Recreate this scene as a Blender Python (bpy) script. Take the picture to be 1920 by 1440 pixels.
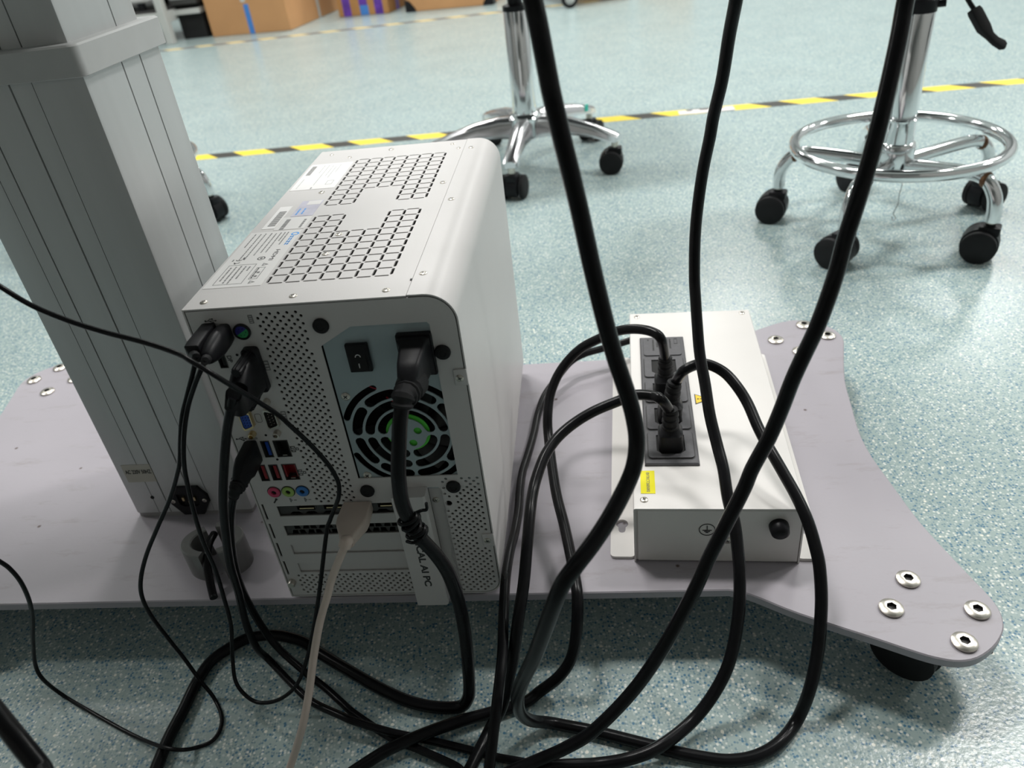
import bpy, bmesh, math, random
from math import sin, cos, pi, radians
from mathutils import Vector, Matrix, geometry

for o in list(bpy.data.objects):
    bpy.data.objects.remove(o)
SC = bpy.context.scene
COL = SC.collection
random.seed(4)

# ---------------------------------------------------------------- camera
F_PX, PITCH, ROLL = 1440.24, 0.5794, -0.1260
CAM_H = 0.5332
fwd = Vector((0, cos(PITCH), -sin(PITCH)))
rt0, up0 = Vector((1, 0, 0)), Vector((0, sin(PITCH), cos(PITCH)))
rt = rt0 * cos(ROLL) + up0 * sin(ROLL)
up = up0 * cos(ROLL) - rt0 * sin(ROLL)
cam_data = bpy.data.cameras.new('camera')
cam_data.sensor_width = 36.0
cam_data.lens = F_PX / 1920 * 36.0
cam_data.clip_start = 0.02
cam_data.dof.use_dof = True
cam_data.dof.focus_distance = 0.57
cam_data.dof.aperture_fstop = 9.0
cam = bpy.data.objects.new('camera', cam_data)
cam.matrix_world = Matrix(((rt.x, up.x, -fwd.x, 0), (rt.y, up.y, -fwd.y, 0), (rt.z, up.z, -fwd.z, CAM_H), (0, 0, 0, 1)))
COL.objects.link(cam)
SC.camera = cam

# ---------------------------------------------------------------- world, lamps, exposure
w = bpy.data.worlds.new('world')
SC.world = w
w.use_nodes = True
w.node_tree.nodes['Background'].inputs[0].default_value = (0.8, 0.9, 1.0, 1)
w.node_tree.nodes['Background'].inputs[1].default_value = 0.15
vs = SC.view_settings
vs.view_transform = 'Standard'
vs.look = 'None'
vs.gamma = 1.0
vs.use_curve_mapping = False
vs.exposure = -0.42


def area(x, y, z, sx, sy, watts, col=(1.0, 0.985, 0.96)):
    l = bpy.data.lights.new('ceiling_panel', 'AREA')
    l.shape = 'RECTANGLE'
    l.size, l.size_y = sx, sy
    l.energy = watts
    l.color = col
    o = bpy.data.objects.new('ceiling_panel_lamp', l)
    o.location = (x, y, z)
    COL.objects.link(o)


for ly, wt in ((1.45, 56), (3.4, 39), (5.4, 41)):
    for lx in (-2.6, -0.4, 1.8, 4.0):
        area(lx, ly, 2.77, 0.6, 0.3, wt * (0.6 if lx < -2 else 1.0))

# ---------------------------------------------------------------- materials


def mat(name, col, rough=0.5, metal=0.0, var=0.06, scale=40.0, bump=0.0, bscale=None, stretch=None, coat=0.0, spec=0.5):
    m = bpy.data.materials.new(name)
    m.use_nodes = True
    nt = m.node_tree
    b = nt.nodes['Principled BSDF']
    b.inputs['Roughness'].default_value = rough
    b.inputs['Metallic'].default_value = metal
    b.inputs['Specular IOR Level'].default_value = spec
    if coat:
        b.inputs['Coat Weight'].default_value = coat
        b.inputs['Coat Roughness'].default_value = 0.15
    tc = nt.nodes.new('ShaderNodeTexCoord')
    src = tc.outputs['Object']
    if stretch:
        mp = nt.nodes.new('ShaderNodeMapping')
        mp.inputs['Scale'].default_value = stretch
        nt.links.new(src, mp.inputs[0])
        src = mp.outputs[0]
    n = nt.nodes.new('ShaderNodeTexNoise')
    n.inputs['Scale'].default_value = scale
    n.inputs['Detail'].default_value = 4
    nt.links.new(src, n.inputs['Vector'])
    r = nt.nodes.new('ShaderNodeValToRGB')
    r.color_ramp.elements[0].position = 0.3
    r.color_ramp.elements[1].position = 0.7
    r.color_ramp.elements[0].color = tuple(c * (1 - var) for c in col) + (1,)
    r.color_ramp.elements[1].color = tuple(min(1, c * (1 + var)) for c in col) + (1,)
    nt.links.new(n.outputs[0], r.inputs[0])
    nt.links.new(r.outputs[0], b.inputs['Base Color'])
    if bump:
        n2 = nt.nodes.new('ShaderNodeTexNoise')
        n2.inputs['Scale'].default_value = bscale or scale
        nt.links.new(src, n2.inputs['Vector'])
        bp = nt.nodes.new('ShaderNodeBump')
        bp.inputs['Strength'].default_value = bump
        bp.inputs['Distance'].default_value = 0.0004
        nt.links.new(n2.outputs[0], bp.inputs['Height'])
        nt.links.new(bp.outputs[0], b.inputs['Normal'])
    return m


def floor_mat():
    m = mat('speckled_teal_vinyl', (0.365, 0.455, 0.443), 0.25, 0, 0.07, 6.0)
    nt = m.node_tree
    b = nt.nodes['Principled BSDF']
    tc = nt.nodes.new('ShaderNodeTexCoord')
    base = b.inputs['Base Color'].links[0].from_socket

    def layer(base, scale, r0, r1, pick_lo, pick_hi, col):
        v = nt.nodes.new('ShaderNodeTexVoronoi')
        v.inputs['Scale'].default_value = scale
        nt.links.new(tc.outputs['Object'], v.inputs['Vector'])
        mr = nt.nodes.new('ShaderNodeMapRange')
        mr.inputs['From Min'].default_value = r1
        mr.inputs['From Max'].default_value = r0
        nt.links.new(v.outputs['Distance'], mr.inputs['Value'])
        sep = nt.nodes.new('ShaderNodeSeparateColor')
        nt.links.new(v.outputs['Color'], sep.inputs[0])
        a = nt.nodes.new('ShaderNodeMath'); a.operation = 'GREATER_THAN'
        a.inputs[1].default_value = pick_lo
        nt.links.new(sep.outputs[0], a.inputs[0])
        c = nt.nodes.new('ShaderNodeMath'); c.operation = 'LESS_THAN'
        c.inputs[1].default_value = pick_hi
        nt.links.new(sep.outputs[0], c.inputs[0])
        d = nt.nodes.new('ShaderNodeMath'); d.operation = 'MULTIPLY'
        nt.links.new(a.outputs[0], d.inputs[0]); nt.links.new(c.outputs[0], d.inputs[1])
        e = nt.nodes.new('ShaderNodeMath'); e.operation = 'MULTIPLY'
        nt.links.new(d.outputs[0], e.inputs[0]); nt.links.new(mr.outputs[0], e.inputs[1])
        mx = nt.nodes.new('ShaderNodeMix'); mx.data_type = 'RGBA'
        nt.links.new(e.outputs[0], mx.inputs['Factor'])
        nt.links.new(base, mx.inputs['A'])
        mx.inputs['B'].default_value = col + (1,)
        return mx.outputs['Result']
    s = layer(base, 470, 0.30, 0.62, 0.0, 0.40, (0.20, 0.30, 0.33))
    s = layer(s, 430, 0.28, 0.60, 0.55, 0.85, (0.50, 0.58, 0.56))
    s = layer(s, 380, 0.28, 0.55, 0.0, 0.30, (0.085, 0.20, 0.30))
    s = layer(s, 340, 0.26, 0.50, 0.72, 1.0, (0.74, 0.77, 0.72))
    s = layer(s, 200, 0.20, 0.32, 0.0, 0.10, (0.85, 0.84, 0.74))
    nt.links.new(s, b.inputs['Base Color'])
    n2 = nt.nodes.new('ShaderNodeTexNoise')
    n2.inputs['Scale'].default_value = 260
    nt.links.new(tc.outputs['Object'], n2.inputs['Vector'])
    bp = nt.nodes.new('ShaderNodeBump')
    bp.inputs['Strength'].default_value = 0.35
    bp.inputs['Distance'].default_value = 0.0006
    nt.links.new(n2.outputs[0], bp.inputs['Height'])
    nt.links.new(bp.outputs[0], b.inputs['Normal'])
    return m


def plate_mat():
    m = mat('scuffed_lilac_grey_paint', (0.375, 0.35, 0.385), 0.42, 0, 0.05, 5.0, 0.15, 300)
    nt = m.node_tree
    b = nt.nodes['Principled BSDF']
    base = b.inputs['Base Color'].links[0].from_socket
    tc = nt.nodes.new('ShaderNodeTexCoord')
    # scuffs: stretched noise, and scattered dark specks of dirt
    mp = nt.nodes.new('ShaderNodeMapping')
    mp.inputs['Scale'].default_value = (9, 34, 9)
    mp.inputs['Rotation'].default_value = (0, 0, 0.6)
    nt.links.new(tc.outputs['Object'], mp.inputs[0])
    n = nt.nodes.new('ShaderNodeTexNoise')
    n.inputs['Scale'].default_value = 1.6; n.inputs['Detail'].default_value = 7; n.inputs['Roughness'].default_value = 0.75
    nt.links.new(mp.outputs[0], n.inputs['Vector'])
    r = nt.nodes.new('ShaderNodeMapRange')
    r.inputs['From Min'].default_value = 0.56; r.inputs['From Max'].default_value = 0.80
    r.inputs['To Max'].default_value = 0.6
    nt.links.new(n.outputs[0], r.inputs['Value'])
    mx = nt.nodes.new('ShaderNodeMix'); mx.data_type = 'RGBA'
    nt.links.new(r.outputs[0], mx.inputs['Factor']); nt.links.new(base, mx.inputs['A'])
    mx.inputs['B'].default_value = (0.22, 0.19, 0.17, 1)
    v = nt.nodes.new('ShaderNodeTexVoronoi'); v.inputs['Scale'].default_value = 26
    nt.links.new(tc.outputs['Object'], v.inputs['Vector'])
    mr = nt.nodes.new('ShaderNodeMapRange')
    mr.inputs['From Min'].default_value = 0.06; mr.inputs['From Max'].default_value = 0.03
    nt.links.new(v.outputs['Distance'], mr.inputs['Value'])
    mx2 = nt.nodes.new('ShaderNodeMix'); mx2.data_type = 'RGBA'
    nt.links.new(mr.outputs[0], mx2.inputs['Factor']); nt.links.new(mx.outputs['Result'], mx2.inputs['A'])
    mx2.inputs['B'].default_value = (0.10, 0.07, 0.06, 1)
    nt.links.new(mx2.outputs['Result'], b.inputs['Base Color'])
    return m


def tape_mat(name, yellow, black, period, duty):
    m = mat(name, yellow, 0.45, 0, 0.05, 30)
    nt = m.node_tree
    b = nt.nodes['Principled BSDF']
    base = b.inputs['Base Color'].links[0].from_socket
    tc = nt.nodes.new('ShaderNodeTexCoord')
    sp = nt.nodes.new('ShaderNodeSeparateXYZ')
    nt.links.new(tc.outputs['Object'], sp.inputs[0])
    a = nt.nodes.new('ShaderNodeMath'); a.operation = 'ADD'
    nt.links.new(sp.outputs[0], a.inputs[0]); nt.links.new(sp.outputs[1], a.inputs[1])
    d = nt.nodes.new('ShaderNodeMath'); d.operation = 'DIVIDE'; d.inputs[1].default_value = period
    nt.links.new(a.outputs[0], d.inputs[0])
    f = nt.nodes.new('ShaderNodeMath'); f.operation = 'FRACT'
    nt.links.new(d.outputs[0], f.inputs[0])
    g = nt.nodes.new('ShaderNodeMath'); g.operation = 'GREATER_THAN'; g.inputs[1].default_value = duty
    nt.links.new(f.outputs[0], g.inputs[0])
    mx = nt.nodes.new('ShaderNodeMix'); mx.data_type = 'RGBA'
    nt.links.new(g.outputs[0], mx.inputs['Factor']); nt.links.new(base, mx.inputs['A'])
    mx.inputs['B'].default_value = black + (1,)
    nt.links.new(mx.outputs['Result'], b.inputs['Base Color'])
    return m


M = dict(
    floor=floor_mat(),
    shade_wall=mat('dark_grey_shade_wall', (0.24, 0.236, 0.225), 0.8),  # dark grey for the wall added behind the camera to hold back light
    wall=mat('painted_wall', (0.38, 0.39, 0.39), 0.7, 0, 0.02, 3),
    ceil=mat('ceiling_tiles', (0.80, 0.80, 0.79), 0.8, 0, 0.03, 60),
    plate=plate_mat(),
    alu=mat('anodised_aluminium', (0.56, 0.57, 0.57), 0.40, 0.30, 0.03, 60, 0.0, None, (1, 1, 0.03)),
    collar=mat('grey_plastic_collar', (0.50, 0.505, 0.50), 0.45, 0.1, 0.03, 50),
    gasket=mat('grey_gasket', (0.30, 0.29, 0.29), 0.6),
    white=mat('white_powder_coat', (0.60, 0.583, 0.575), 0.40, 0, 0.012, 30, 0.12, 900),
    white2=mat('warm_white_powder_coat', (0.74, 0.715, 0.69), 0.40, 0, 0.012, 30, 0.12, 900),
    chrome=mat('chrome', (0.82, 0.83, 0.84), 0.09, 1, 0.02, 20),
    polished=mat('polished_aluminium', (0.80, 0.79, 0.81), 0.2, 1, 0.03, 20),
    nickel=mat('nickel_screw', (0.64, 0.60, 0.54), 0.30, 1, 0.06, 200),
    brass=mat('gilded_connector_shell', (0.72, 0.58, 0.34), 0.28, 1, 0.05, 200),
    galv=mat('galvanised_steel', (0.36, 0.43, 0.45), 0.45, 0.3, 0.04, 40),
    black=mat('black_plastic', (0.013, 0.013, 0.015), 0.40, 0, 0.15, 60, 0.1, 500, spec=0.18),
    rubber=mat('black_cable_jacket', (0.007, 0.007, 0.008), 0.27, 0, 0.15, 90, 0.12, 260, spec=0.17),
    mattblack=mat('matt_black_rubber', (0.018, 0.018, 0.019), 0.6, 0, 0.1, 60, spec=0.18),
    dark=mat('unlit_interior_black', (0.006, 0.006, 0.006), 0.8),  # black stands for shade inside case and holes; also on plain black parts
    grille=mat('dark_steel_bracket', (0.07, 0.068, 0.066), 0.5, 0.4, 0.08, 90),
    socket=mat('charcoal_socket_plastic', (0.085, 0.083, 0.09), 0.55, 0, 0.08, 300, 0.3, 900),
    green=mat('green_fan_hub', (0.10, 0.62, 0.06), 0.4),
    fanblade=mat('black_fan_blade', (0.012, 0.012, 0.012), 0.4),
    blue=mat('blue_connector', (0.01, 0.07, 0.42), 0.4),
    red=mat('red_connector', (0.28, 0.006, 0.012), 0.4),
    pink=mat('pink_jack', (0.62, 0.06, 0.15), 0.4),
    lime=mat('green_jack', (0.34, 0.52, 0.12), 0.4),
    sky=mat('blue_jack', (0.03, 0.19, 0.55), 0.4),
    ps_green=mat('green_port_half', (0.02, 0.30, 0.09), 0.4),
    ps_violet=mat('violet_port_half', (0.03, 0.03, 0.22), 0.4),
    ink=mat('dark_print', (0.035, 0.035, 0.035), 0.6),
    ink_grey=mat('grey_print', (0.20, 0.20, 0.20), 0.6),
    ink_blue=mat('blue_print', (0.05, 0.33, 0.80), 0.5),
    ink_white=mat('white_print', (0.62, 0.62, 0.62), 0.6),
    paper=mat('white_label', (0.86, 0.845, 0.84), 0.35, 0, 0.01, 30),
    film=mat('pale_label', (0.78, 0.765, 0.755), 0.3, 0, 0.01, 30),
    foil=mat('holographic_foil', (0.56, 0.55, 0.64), 0.3, 0.0, 0.12, 90),
    yellow=mat('yellow_sticker', (0.86, 0.78, 0.005), 0.4, 0, 0.02, 30),
    amber=mat('amber_sticker', (0.90, 0.58, 0.01), 0.4, 0, 0.02, 30),
    cream=mat('cream_label', (0.50, 0.48, 0.42), 0.5, 0, 0.03, 30),
    beige=mat('off_white_cable_jacket', (0.62, 0.52, 0.46), 0.42, 0, 0.03, 40),
    card=mat('brown_cardboard', (0.52, 0.275, 0.12), 0.75, 0, 0.06, 7),
    card2=mat('dark_brown_cardboard', (0.42, 0.21, 0.07), 0.75, 0, 0.08, 7),
    tape_blue=mat('blue_packing_tape', (0.06, 0.22, 0.60), 0.35),
    tape_violet=mat('violet_packing_tape', (0.12, 0.04, 0.34), 0.35, 0, 0.3, 30),
    tape_red=mat('red_tape_print', (0.40, 0.03, 0.16), 0.35),
    metal_grey=mat('grey_painted_metal', (0.20, 0.20, 0.195), 0.42, 0.4, 0.06, 40),
    rack=mat('pale_grey_rack_steel', (0.55, 0.56, 0.54), 0.45, 0.1, 0.04, 10),
    machine=mat('white_machine_plastic', (0.78, 0.76, 0.76), 0.45),
    seat=mat('black_seat_vinyl', (0.02, 0.02, 0.022), 0.5, 0, 0.1, 50, 0.3, 300),
    top=mat('darkened_worktop_laminate', (0.22, 0.21, 0.20), 0.6, 0, 0.03, 20),  # darkened to cut light bounced onto the rear panel
    haz=tape_mat('yellow_black_hazard_tape', (0.90, 0.68, 0.05), (0.035, 0.033, 0.028), 0.158, 0.56),
    haz2=tape_mat('worn_hazard_tape', (0.66, 0.52, 0.24), (0.14, 0.135, 0.13), 0.158, 0.5),
    tag=mat('white_tape_patch', (0.80, 0.76, 0.75), 0.5, 0, 0.05, 30),
    grille_white=mat('white_cover', (0.74, 0.735, 0.72), 0.42, 0, 0.015, 30),
    led=mat('lamp_diffuser', (0.85, 0.85, 0.85), 0.5),
    rust=mat('rusty_weld', (0.16, 0.075, 0.035), 0.6, 0.4, 0.3, 200),
    red_wire=mat('red_wire', (0.55, 0.01, 0.04), 0.4),
)

# ---------------------------------------------------------------- object helpers


def me_from_bm(bm, name, mats, smooth=0.0):
    bmesh.ops.remove_doubles(bm, verts=bm.verts, dist=1e-7)
    bmesh.ops.recalc_face_normals(bm, faces=bm.faces)
    me = bpy.data.meshes.new(name)
    bm.to_mesh(me)
    bm.free()
    for m in (mats if isinstance(mats, (list, tuple)) else [mats]):
        me.materials.append(m)
    if smooth:
        for p in me.polygons:
            p.use_smooth = True
        me.set_sharp_from_angle(angle=radians(smooth))
    return me


def put(name, me, parent=None, mw=None, label=None):
    o = bpy.data.objects.new(name, me)
    COL.objects.link(o)
    if parent:
        o.parent = parent
    if mw is not None:
        o.matrix_local = mw
    if label:
        o['label'] = label
    return o


def part(name, bm, m, parent=None, smooth=0.0, mw=None, label=None):
    return put(name, me_from_bm(bm, name, m, smooth), parent, mw, label)


def tag(o, label, cat, group=None):
    o['label'] = label
    o['category'] = cat
    if group:
        o['group'] = group
    return o


def struct(o):
    o['kind'] = 'structure'
    return o


def thing(name, label, cat, loc=(0, 0, 0), rz=0.0, group=None):
    o = bpy.data.objects.new(name, None)
    COL.objects.link(o)
    o.empty_display_size = 0.05
    o.location = loc
    o.rotation_euler = (0, 0, rz)
    return tag(o, label, cat, group)


def dup(o, parent=None):
    c = o.copy()
    COL.objects.link(c)
    if parent:
        c.parent = parent
    for ch in list(o.children):
        dup(ch, c)
    return c


B = bmesh.new


def box(bm, x0, x1, y0, y1, z0, z1, bev=0.0, seg=2, mi=0, mx=None):
    vs = [bm.verts.new(v) for v in ((x0, y0, z0), (x1, y0, z0), (x1, y1, z0), (x0, y1, z0), (x0, y0, z1), (x1, y0, z1), (x1, y1, z1), (x0, y1, z1))]
    if mx is not None:
        for v in vs:
            v.co = mx @ v.co
    fs = [bm.faces.new([vs[i] for i in f]) for f in ((0, 3, 2, 1), (4, 5, 6, 7), (0, 1, 5, 4), (1, 2, 6, 5), (2, 3, 7, 6), (3, 0, 4, 7))]
    for f in fs:
        f.material_index = mi
    if bev:
        es = list({e for f in fs for e in f.edges})
        r = bmesh.ops.bevel(bm, geom=es, offset=bev, segments=seg, affect='EDGES', profile=0.5)
        for f in r['faces']:
            f.material_index = mi
    return bm


def bridge(bm, a, b, mi=0, close=True):
    n = len(a)
    for i in range(n if close else n - 1):
        try:
            f = bm.faces.new((a[i], a[(i + 1) % n], b[(i + 1) % n], b[i]))
            f.material_index = mi
        except ValueError:
            pass


def loft(bm, secs, cap=True, mi=0):
    rings = [[bm.verts.new(p) for p in s] for s in secs]
    for a, b in zip(rings, rings[1:]):
        bridge(bm, a, b, mi)
    if cap:
        for r in (rings[0], rings[-1]):
            try:
                bm.faces.new(r).material_index = mi
            except ValueError:
                pass
    return rings


def lathe(bm, prof, n=24, mx=None, mi=0, cap=True):
    secs = []
    for r, z in prof:
        ring = []
        for i in range(n):
            p = Vector((r * cos(2 * pi * i / n), r * sin(2 * pi * i / n), z))
            ring.append(mx @ p if mx is not None else p)
        secs.append(ring)
    return loft(bm, secs, cap, mi)


def crom(P, n):
    P = [Vector(p) for p in P]
    P = [2 * P[0] - P[1]] + P + [2 * P[-1] - P[-2]]
    out = []
    for i in range(1, len(P) - 2):
        a, b, c, d = P[i - 1:i + 3]
        for k in range(n):
            t = k / n
            out.append(0.5 * (2 * b + (c - a) * t + (2 * a - 5 * b + 4 * c - d) * t * t + (3 * b - a - 3 * c + d) * t ** 3))
    out.append(P[-2])
    return out


def frames(P):
    out = []
    T0 = (P[1] - P[0]).normalized()
    N = T0.orthogonal().normalized()
    for i in range(len(P)):
        T = (P[min(i + 1, len(P) - 1)] - P[max(i - 1, 0)]).normalized()
        N = (N - T * N.dot(T)).normalized()
        out.append((P[i], T, N, T.cross(N)))
    return out


def tube(bm, P, r, k=10, mi=0, n=1, cap=True):
    P = crom(P, n) if n > 1 else [Vector(p) for p in P]
    fr = frames(P)
    rr_ = r if callable(r) else (lambda t: r)
    L = len(fr) - 1
    loft(bm, [[p + (N * cos(2 * pi * j / k) + Bn * sin(2 * pi * j / k)) * rr_(i / L) for j in range(k)] for i, (p, T, N, Bn) in enumerate(fr)], cap, mi)
    return bm


def rr(w, h, r, k=3):
    r = min(r, w / 2 - 1e-6, h / 2 - 1e-6)
    out = []
    for cx, cy, a0 in ((w / 2 - r, h / 2 - r, 0), (-w / 2 + r, h / 2 - r, 90), (-w / 2 + r, -h / 2 + r, 180), (w / 2 - r, -h / 2 + r, 270)):
        for i in range(k + 1):
            a = radians(a0 + 90 * i / k)
            out.append((cx + r * cos(a), cy + r * sin(a)))
    return out


def sweep(bm, path, sizes, side, mi=0):
    """sections of rounded rectangles (w along side, h across, corner) along a path"""
    P = [Vector(p) for p in path]
    secs = []
    for i, (p, (w_, h_, c_)) in enumerate(zip(P, sizes)):
        T = (P[min(i + 1, len(P) - 1)] - P[max(i - 1, 0)]).normalized()
        X = (side - T * side.dot(T)).normalized()
        Y = T.cross(X)
        secs.append([p + X * a + Y * b for a, b in rr(w_, h_, c_)])
    loft(bm, secs, True, mi)
    return bm


def area2(p):
    return sum(p[i - 1][0] * p[i][1] - p[i][0] * p[i - 1][1] for i in range(len(p))) / 2


def sheet(bm, outer, holes, f0, f1, mi=0):
    """flat sheet with holes; f0/f1 map (x, y) to the two faces"""
    loops = [lp if area2(lp) > 0 else list(reversed(lp)) for lp in [outer] + list(holes)]
    vs2, fc = [], []
    for lp in loops:
        s = len(vs2)
        vs2 += [Vector(p) for p in lp]
        fc.append(list(range(s, s + len(lp))))
    r = geometry.delaunay_2d_cdt(vs2, [], fc, 2, 1e-7)
    for f in (f0, f1):
        vv = [bm.verts.new(f(v.x, v.y)) for v in r[0]]
        for t in r[2]:
            try:
                bm.faces.new([vv[i] for i in t]).material_index = mi
            except ValueError:
                pass
    for lp in loops:
        bridge(bm, [bm.verts.new(f0(*p)) for p in lp], [bm.verts.new(f1(*p)) for p in lp], mi)
    return bm


def ngon(cx, cy, r, n, a0=0.0):
    return [(cx + r * cos(a0 + 2 * pi * i / n), cy + r * sin(a0 + 2 * pi * i / n)) for i in range(n)]


def rect(x0, x1, y0, y1):
    return [(x0, y0), (x1, y0), (x1, y1), (x0, y1)]


def text_part(name, s, h, m, parent, mw, width=None, thick=0.00012, label=None, bold=0.0):
    cu = bpy.data.curves.new('print', 'FONT')
    cu.body = s
    cu.size = h
    cu.align_x = 'CENTER'
    cu.align_y = 'CENTER'
    cu.extrude = thick / 2
    cu.resolution_u = 3
    cu.offset = bold
    to = bpy.data.objects.new('print', cu)
    COL.objects.link(to)
    bpy.context.view_layer.update()
    me = bpy.data.meshes.new_from_object(to.evaluated_get(bpy.context.evaluated_depsgraph_get()))
    bpy.data.objects.remove(to)
    if width:
        xs = [v.co.x for v in me.vertices]
        k = width / (max(xs) - min(xs))
        for v in me.vertices:
            v.co.x *= k
    me.materials.clear()
    me.materials.append(m)
    return put(name, me, parent, mw, label)


def frame(o, x, y):
    x = Vector(x).normalized(); y = Vector(y).normalized(); z = x.cross(y)
    return Matrix(((x.x, y.x, z.x, o[0]), (x.y, y.y, z.y, o[1]), (x.z, y.z, z.z, o[2]), (0, 0, 0, 1)))


def screw_mesh(r, h=None, m=None):
    bm = B()
    h = h or r * 0.35
    lathe(bm, [(r, 0), (r, h * 0.45), (r * 0.8, h * 0.85), (r * 0.4, h)], 14)
    for a in (0.4, 0.4 + pi / 2):
        mx = Matrix.Rotation(a, 4, 'Z')
        box(bm, -r * 0.5, r * 0.5, -r * 0.12, r * 0.12, h * 0.8, h * 1.06, 0, 1, 1, mx)
    return me_from_bm(bm, 'screw', [m or M['nickel'], M['ink']], 40)


def bolt_mesh(r, h):
    bm = B()
    n = 24
    hexr = r * 0.42

    def hx(a):
        k = (a % (pi / 3)) - pi / 6
        return hexr * cos(pi / 6) / cos(k)
    prof = [(r * 0.96, 0, 0), (r, h * 0.3, 0), (r, h * 0.55, 0), (r * 0.72, h, 0), (None, h, 0), (None, h * 0.15, 1)]
    secs, mats = [], []
    for rad, z, mi in prof:
        secs.append([Vector(((rad or hx(2 * pi * i / n)) * cos(2 * pi * i / n), (rad or hx(2 * pi * i / n)) * sin(2 * pi * i / n), z)) for i in range(n)])
    rings = [[bm.verts.new(p) for p in s] for s in secs]
    for i, (a, b) in enumerate(zip(rings, rings[1:])):
        bridge(bm, a, b, 1 if i == 4 else 0)
    bm.faces.new(rings[-1]).material_index = 1
    return me_from_bm(bm, 'bolt', [M['nickel'], M['grille']], 35)

# ---------------------------------------------------------------- the setting
bm = B(); box(bm, -5, 5, -0.50, 7.5, -0.1, 0)
floor = struct(part('floor', bm, M['floor']))
bm = B(); box(bm, -5, 5, -0.50, 7.5, 2.8, 2.9)
struct(part('ceiling', bm, M['ceil']))
for nm, a in (('wall_back', (-5, 5, 7.5, 7.6)), ('shade_wall_front', (-5, 5, -0.50, -0.40)), ('wall_left', (-5.1, -5, -0.40, 7.5)), ('wall_right', (5, 5.1, -0.40, 7.5))):  # front wall is an unseen addition, close and dark to dim the rear faces
    bm = B(); box(bm, *a, 0, 2.8)
    struct(part(nm, bm, M['shade_wall' if nm == 'shade_wall_front' else 'wall']))


def floor_tape(x0, y0, x1, y1, wd, m, label, name='hazard_tape', group='hazard tapes on the floor'):
    a = math.atan2(y1 - y0, x1 - x0)
    L = math.hypot(x1 - x0, y1 - y0)
    bm = B()
    n = 24
    for i in range(n):
        pass
    box(bm, 0, L, -wd / 2, wd / 2, 0, 0.0004)
    o = part(name, bm, m)
    o.location = (x0, y0, 0.0)
    o.rotation_euler = (0, 0, a)
    return tag(o, label, 'tape', group)


near_tape = floor_tape(-1.9, 2.244, 2.6, 1.689, 0.046, M['haz'], 'bright yellow and black hazard tape crossing the floor just behind the computer')
far_tape = floor_tape(-2.6, 4.30, 1.9, 3.945, 0.050, M['haz2'], 'faded hazard tape on the floor in front of the cardboard boxes')
bm = B(); box(bm, 0, 0.135, -0.017, 0.017, 0.0, 0.0009)
for i, (a, c) in enumerate(((0.02, 0.034), (0.052, 0.075), (0.082, 0.112))):
    box(bm, a, c, 0.006, 0.0145, 0.0009, 0.0011, 0, 1, 1)
tagp = tag(part('tape_patch', bm, [M['tag'], M['ink']]), 'torn white patch stuck over the near hazard tape between two hanging cords', 'label')
tagp.location = (0.498, 1.944, 0.0004); tagp.rotation_euler = (0, 0, -0.1227)

# ---------------------------------------------------------------- rolling lift desk (base plate, column, worktop)
OX, OY, YAW = -0.20077, 0.44428, -0.135834
ZP = 0.05891
cart = thing('lift_desk', 'height adjustable desk with aluminium column on a lilac grey base plate', 'desk', (OX, OY, 0), YAW)
CU, CV = 0.028, 0.174
half = [(0.322, -.1725), (.333, -.1755), (.345, -.182), (.369, -.1965), (.413, -.218), (.440, -.2315), (.453, -.2365), (.4644, -.2385), (.477, -.236), (.4907, -.2275), (.5008, -.217), (.5060, -.2075), (.5083, -.1960), (.5070, -.183), (.5, -.158), (.4865, -.106), (.4800, -.060), (.4752, -.023), (.4742, 0)]
q1 = half[:-1]
outl = q1 + [half[-1]] + [(a, -b) for a, b in reversed(q1)] + [(-a, -b) for a, b in q1] + [(-half[-1][0], 0)] + [(-a, b) for a, b in reversed(q1)]
outl = [(a + CU, b + CV) for a, b in outl]
_cl = crom([(a, b, 0) for a, b in outl + outl[:1]], 3)[:-1]
outl = [(p.x, p.y) for p in _cl]
bm = B()
top_in = []
c0 = Vector((CU, CV))
n = len(outl)
secs = []
for ins, z in ((0.0008, ZP - 0.008), (0, ZP - 0.0072), (0, ZP - 0.0009), (0.0009, ZP)):
    s = []
    for i in range(n):
        p, a, b = Vector(outl[i]), Vector(outl[i - 1]), Vector(outl[(i + 1) % n])
        t = (b - a).normalized(); nn = Vector((-t.y, t.x))
        s.append(Vector((p.x + nn.x * ins, p.y + nn.y * ins, z)))
    secs.append(s)
loft(bm, secs)
base = part('base_plate', bm, M['plate'], cart, 30)
bolt = bolt_mesh(0.0086, 0.0033)
lob = [(.4835, .0075), (.4625, -.0195), (.5206, -.0227), (.5010, -.0500)]
for (a, b) in lob:
    for sx, sy in ((1, 1), (1, -1), (-1, 1), (-1, -1)):
        put('bolt', bolt, base, Matrix.Translation((CU + sx * (a - CU), CV + sy * (b - CV), ZP)) @ Matrix.Rotation(random.random() * 3, 4, 'Z'))


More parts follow.
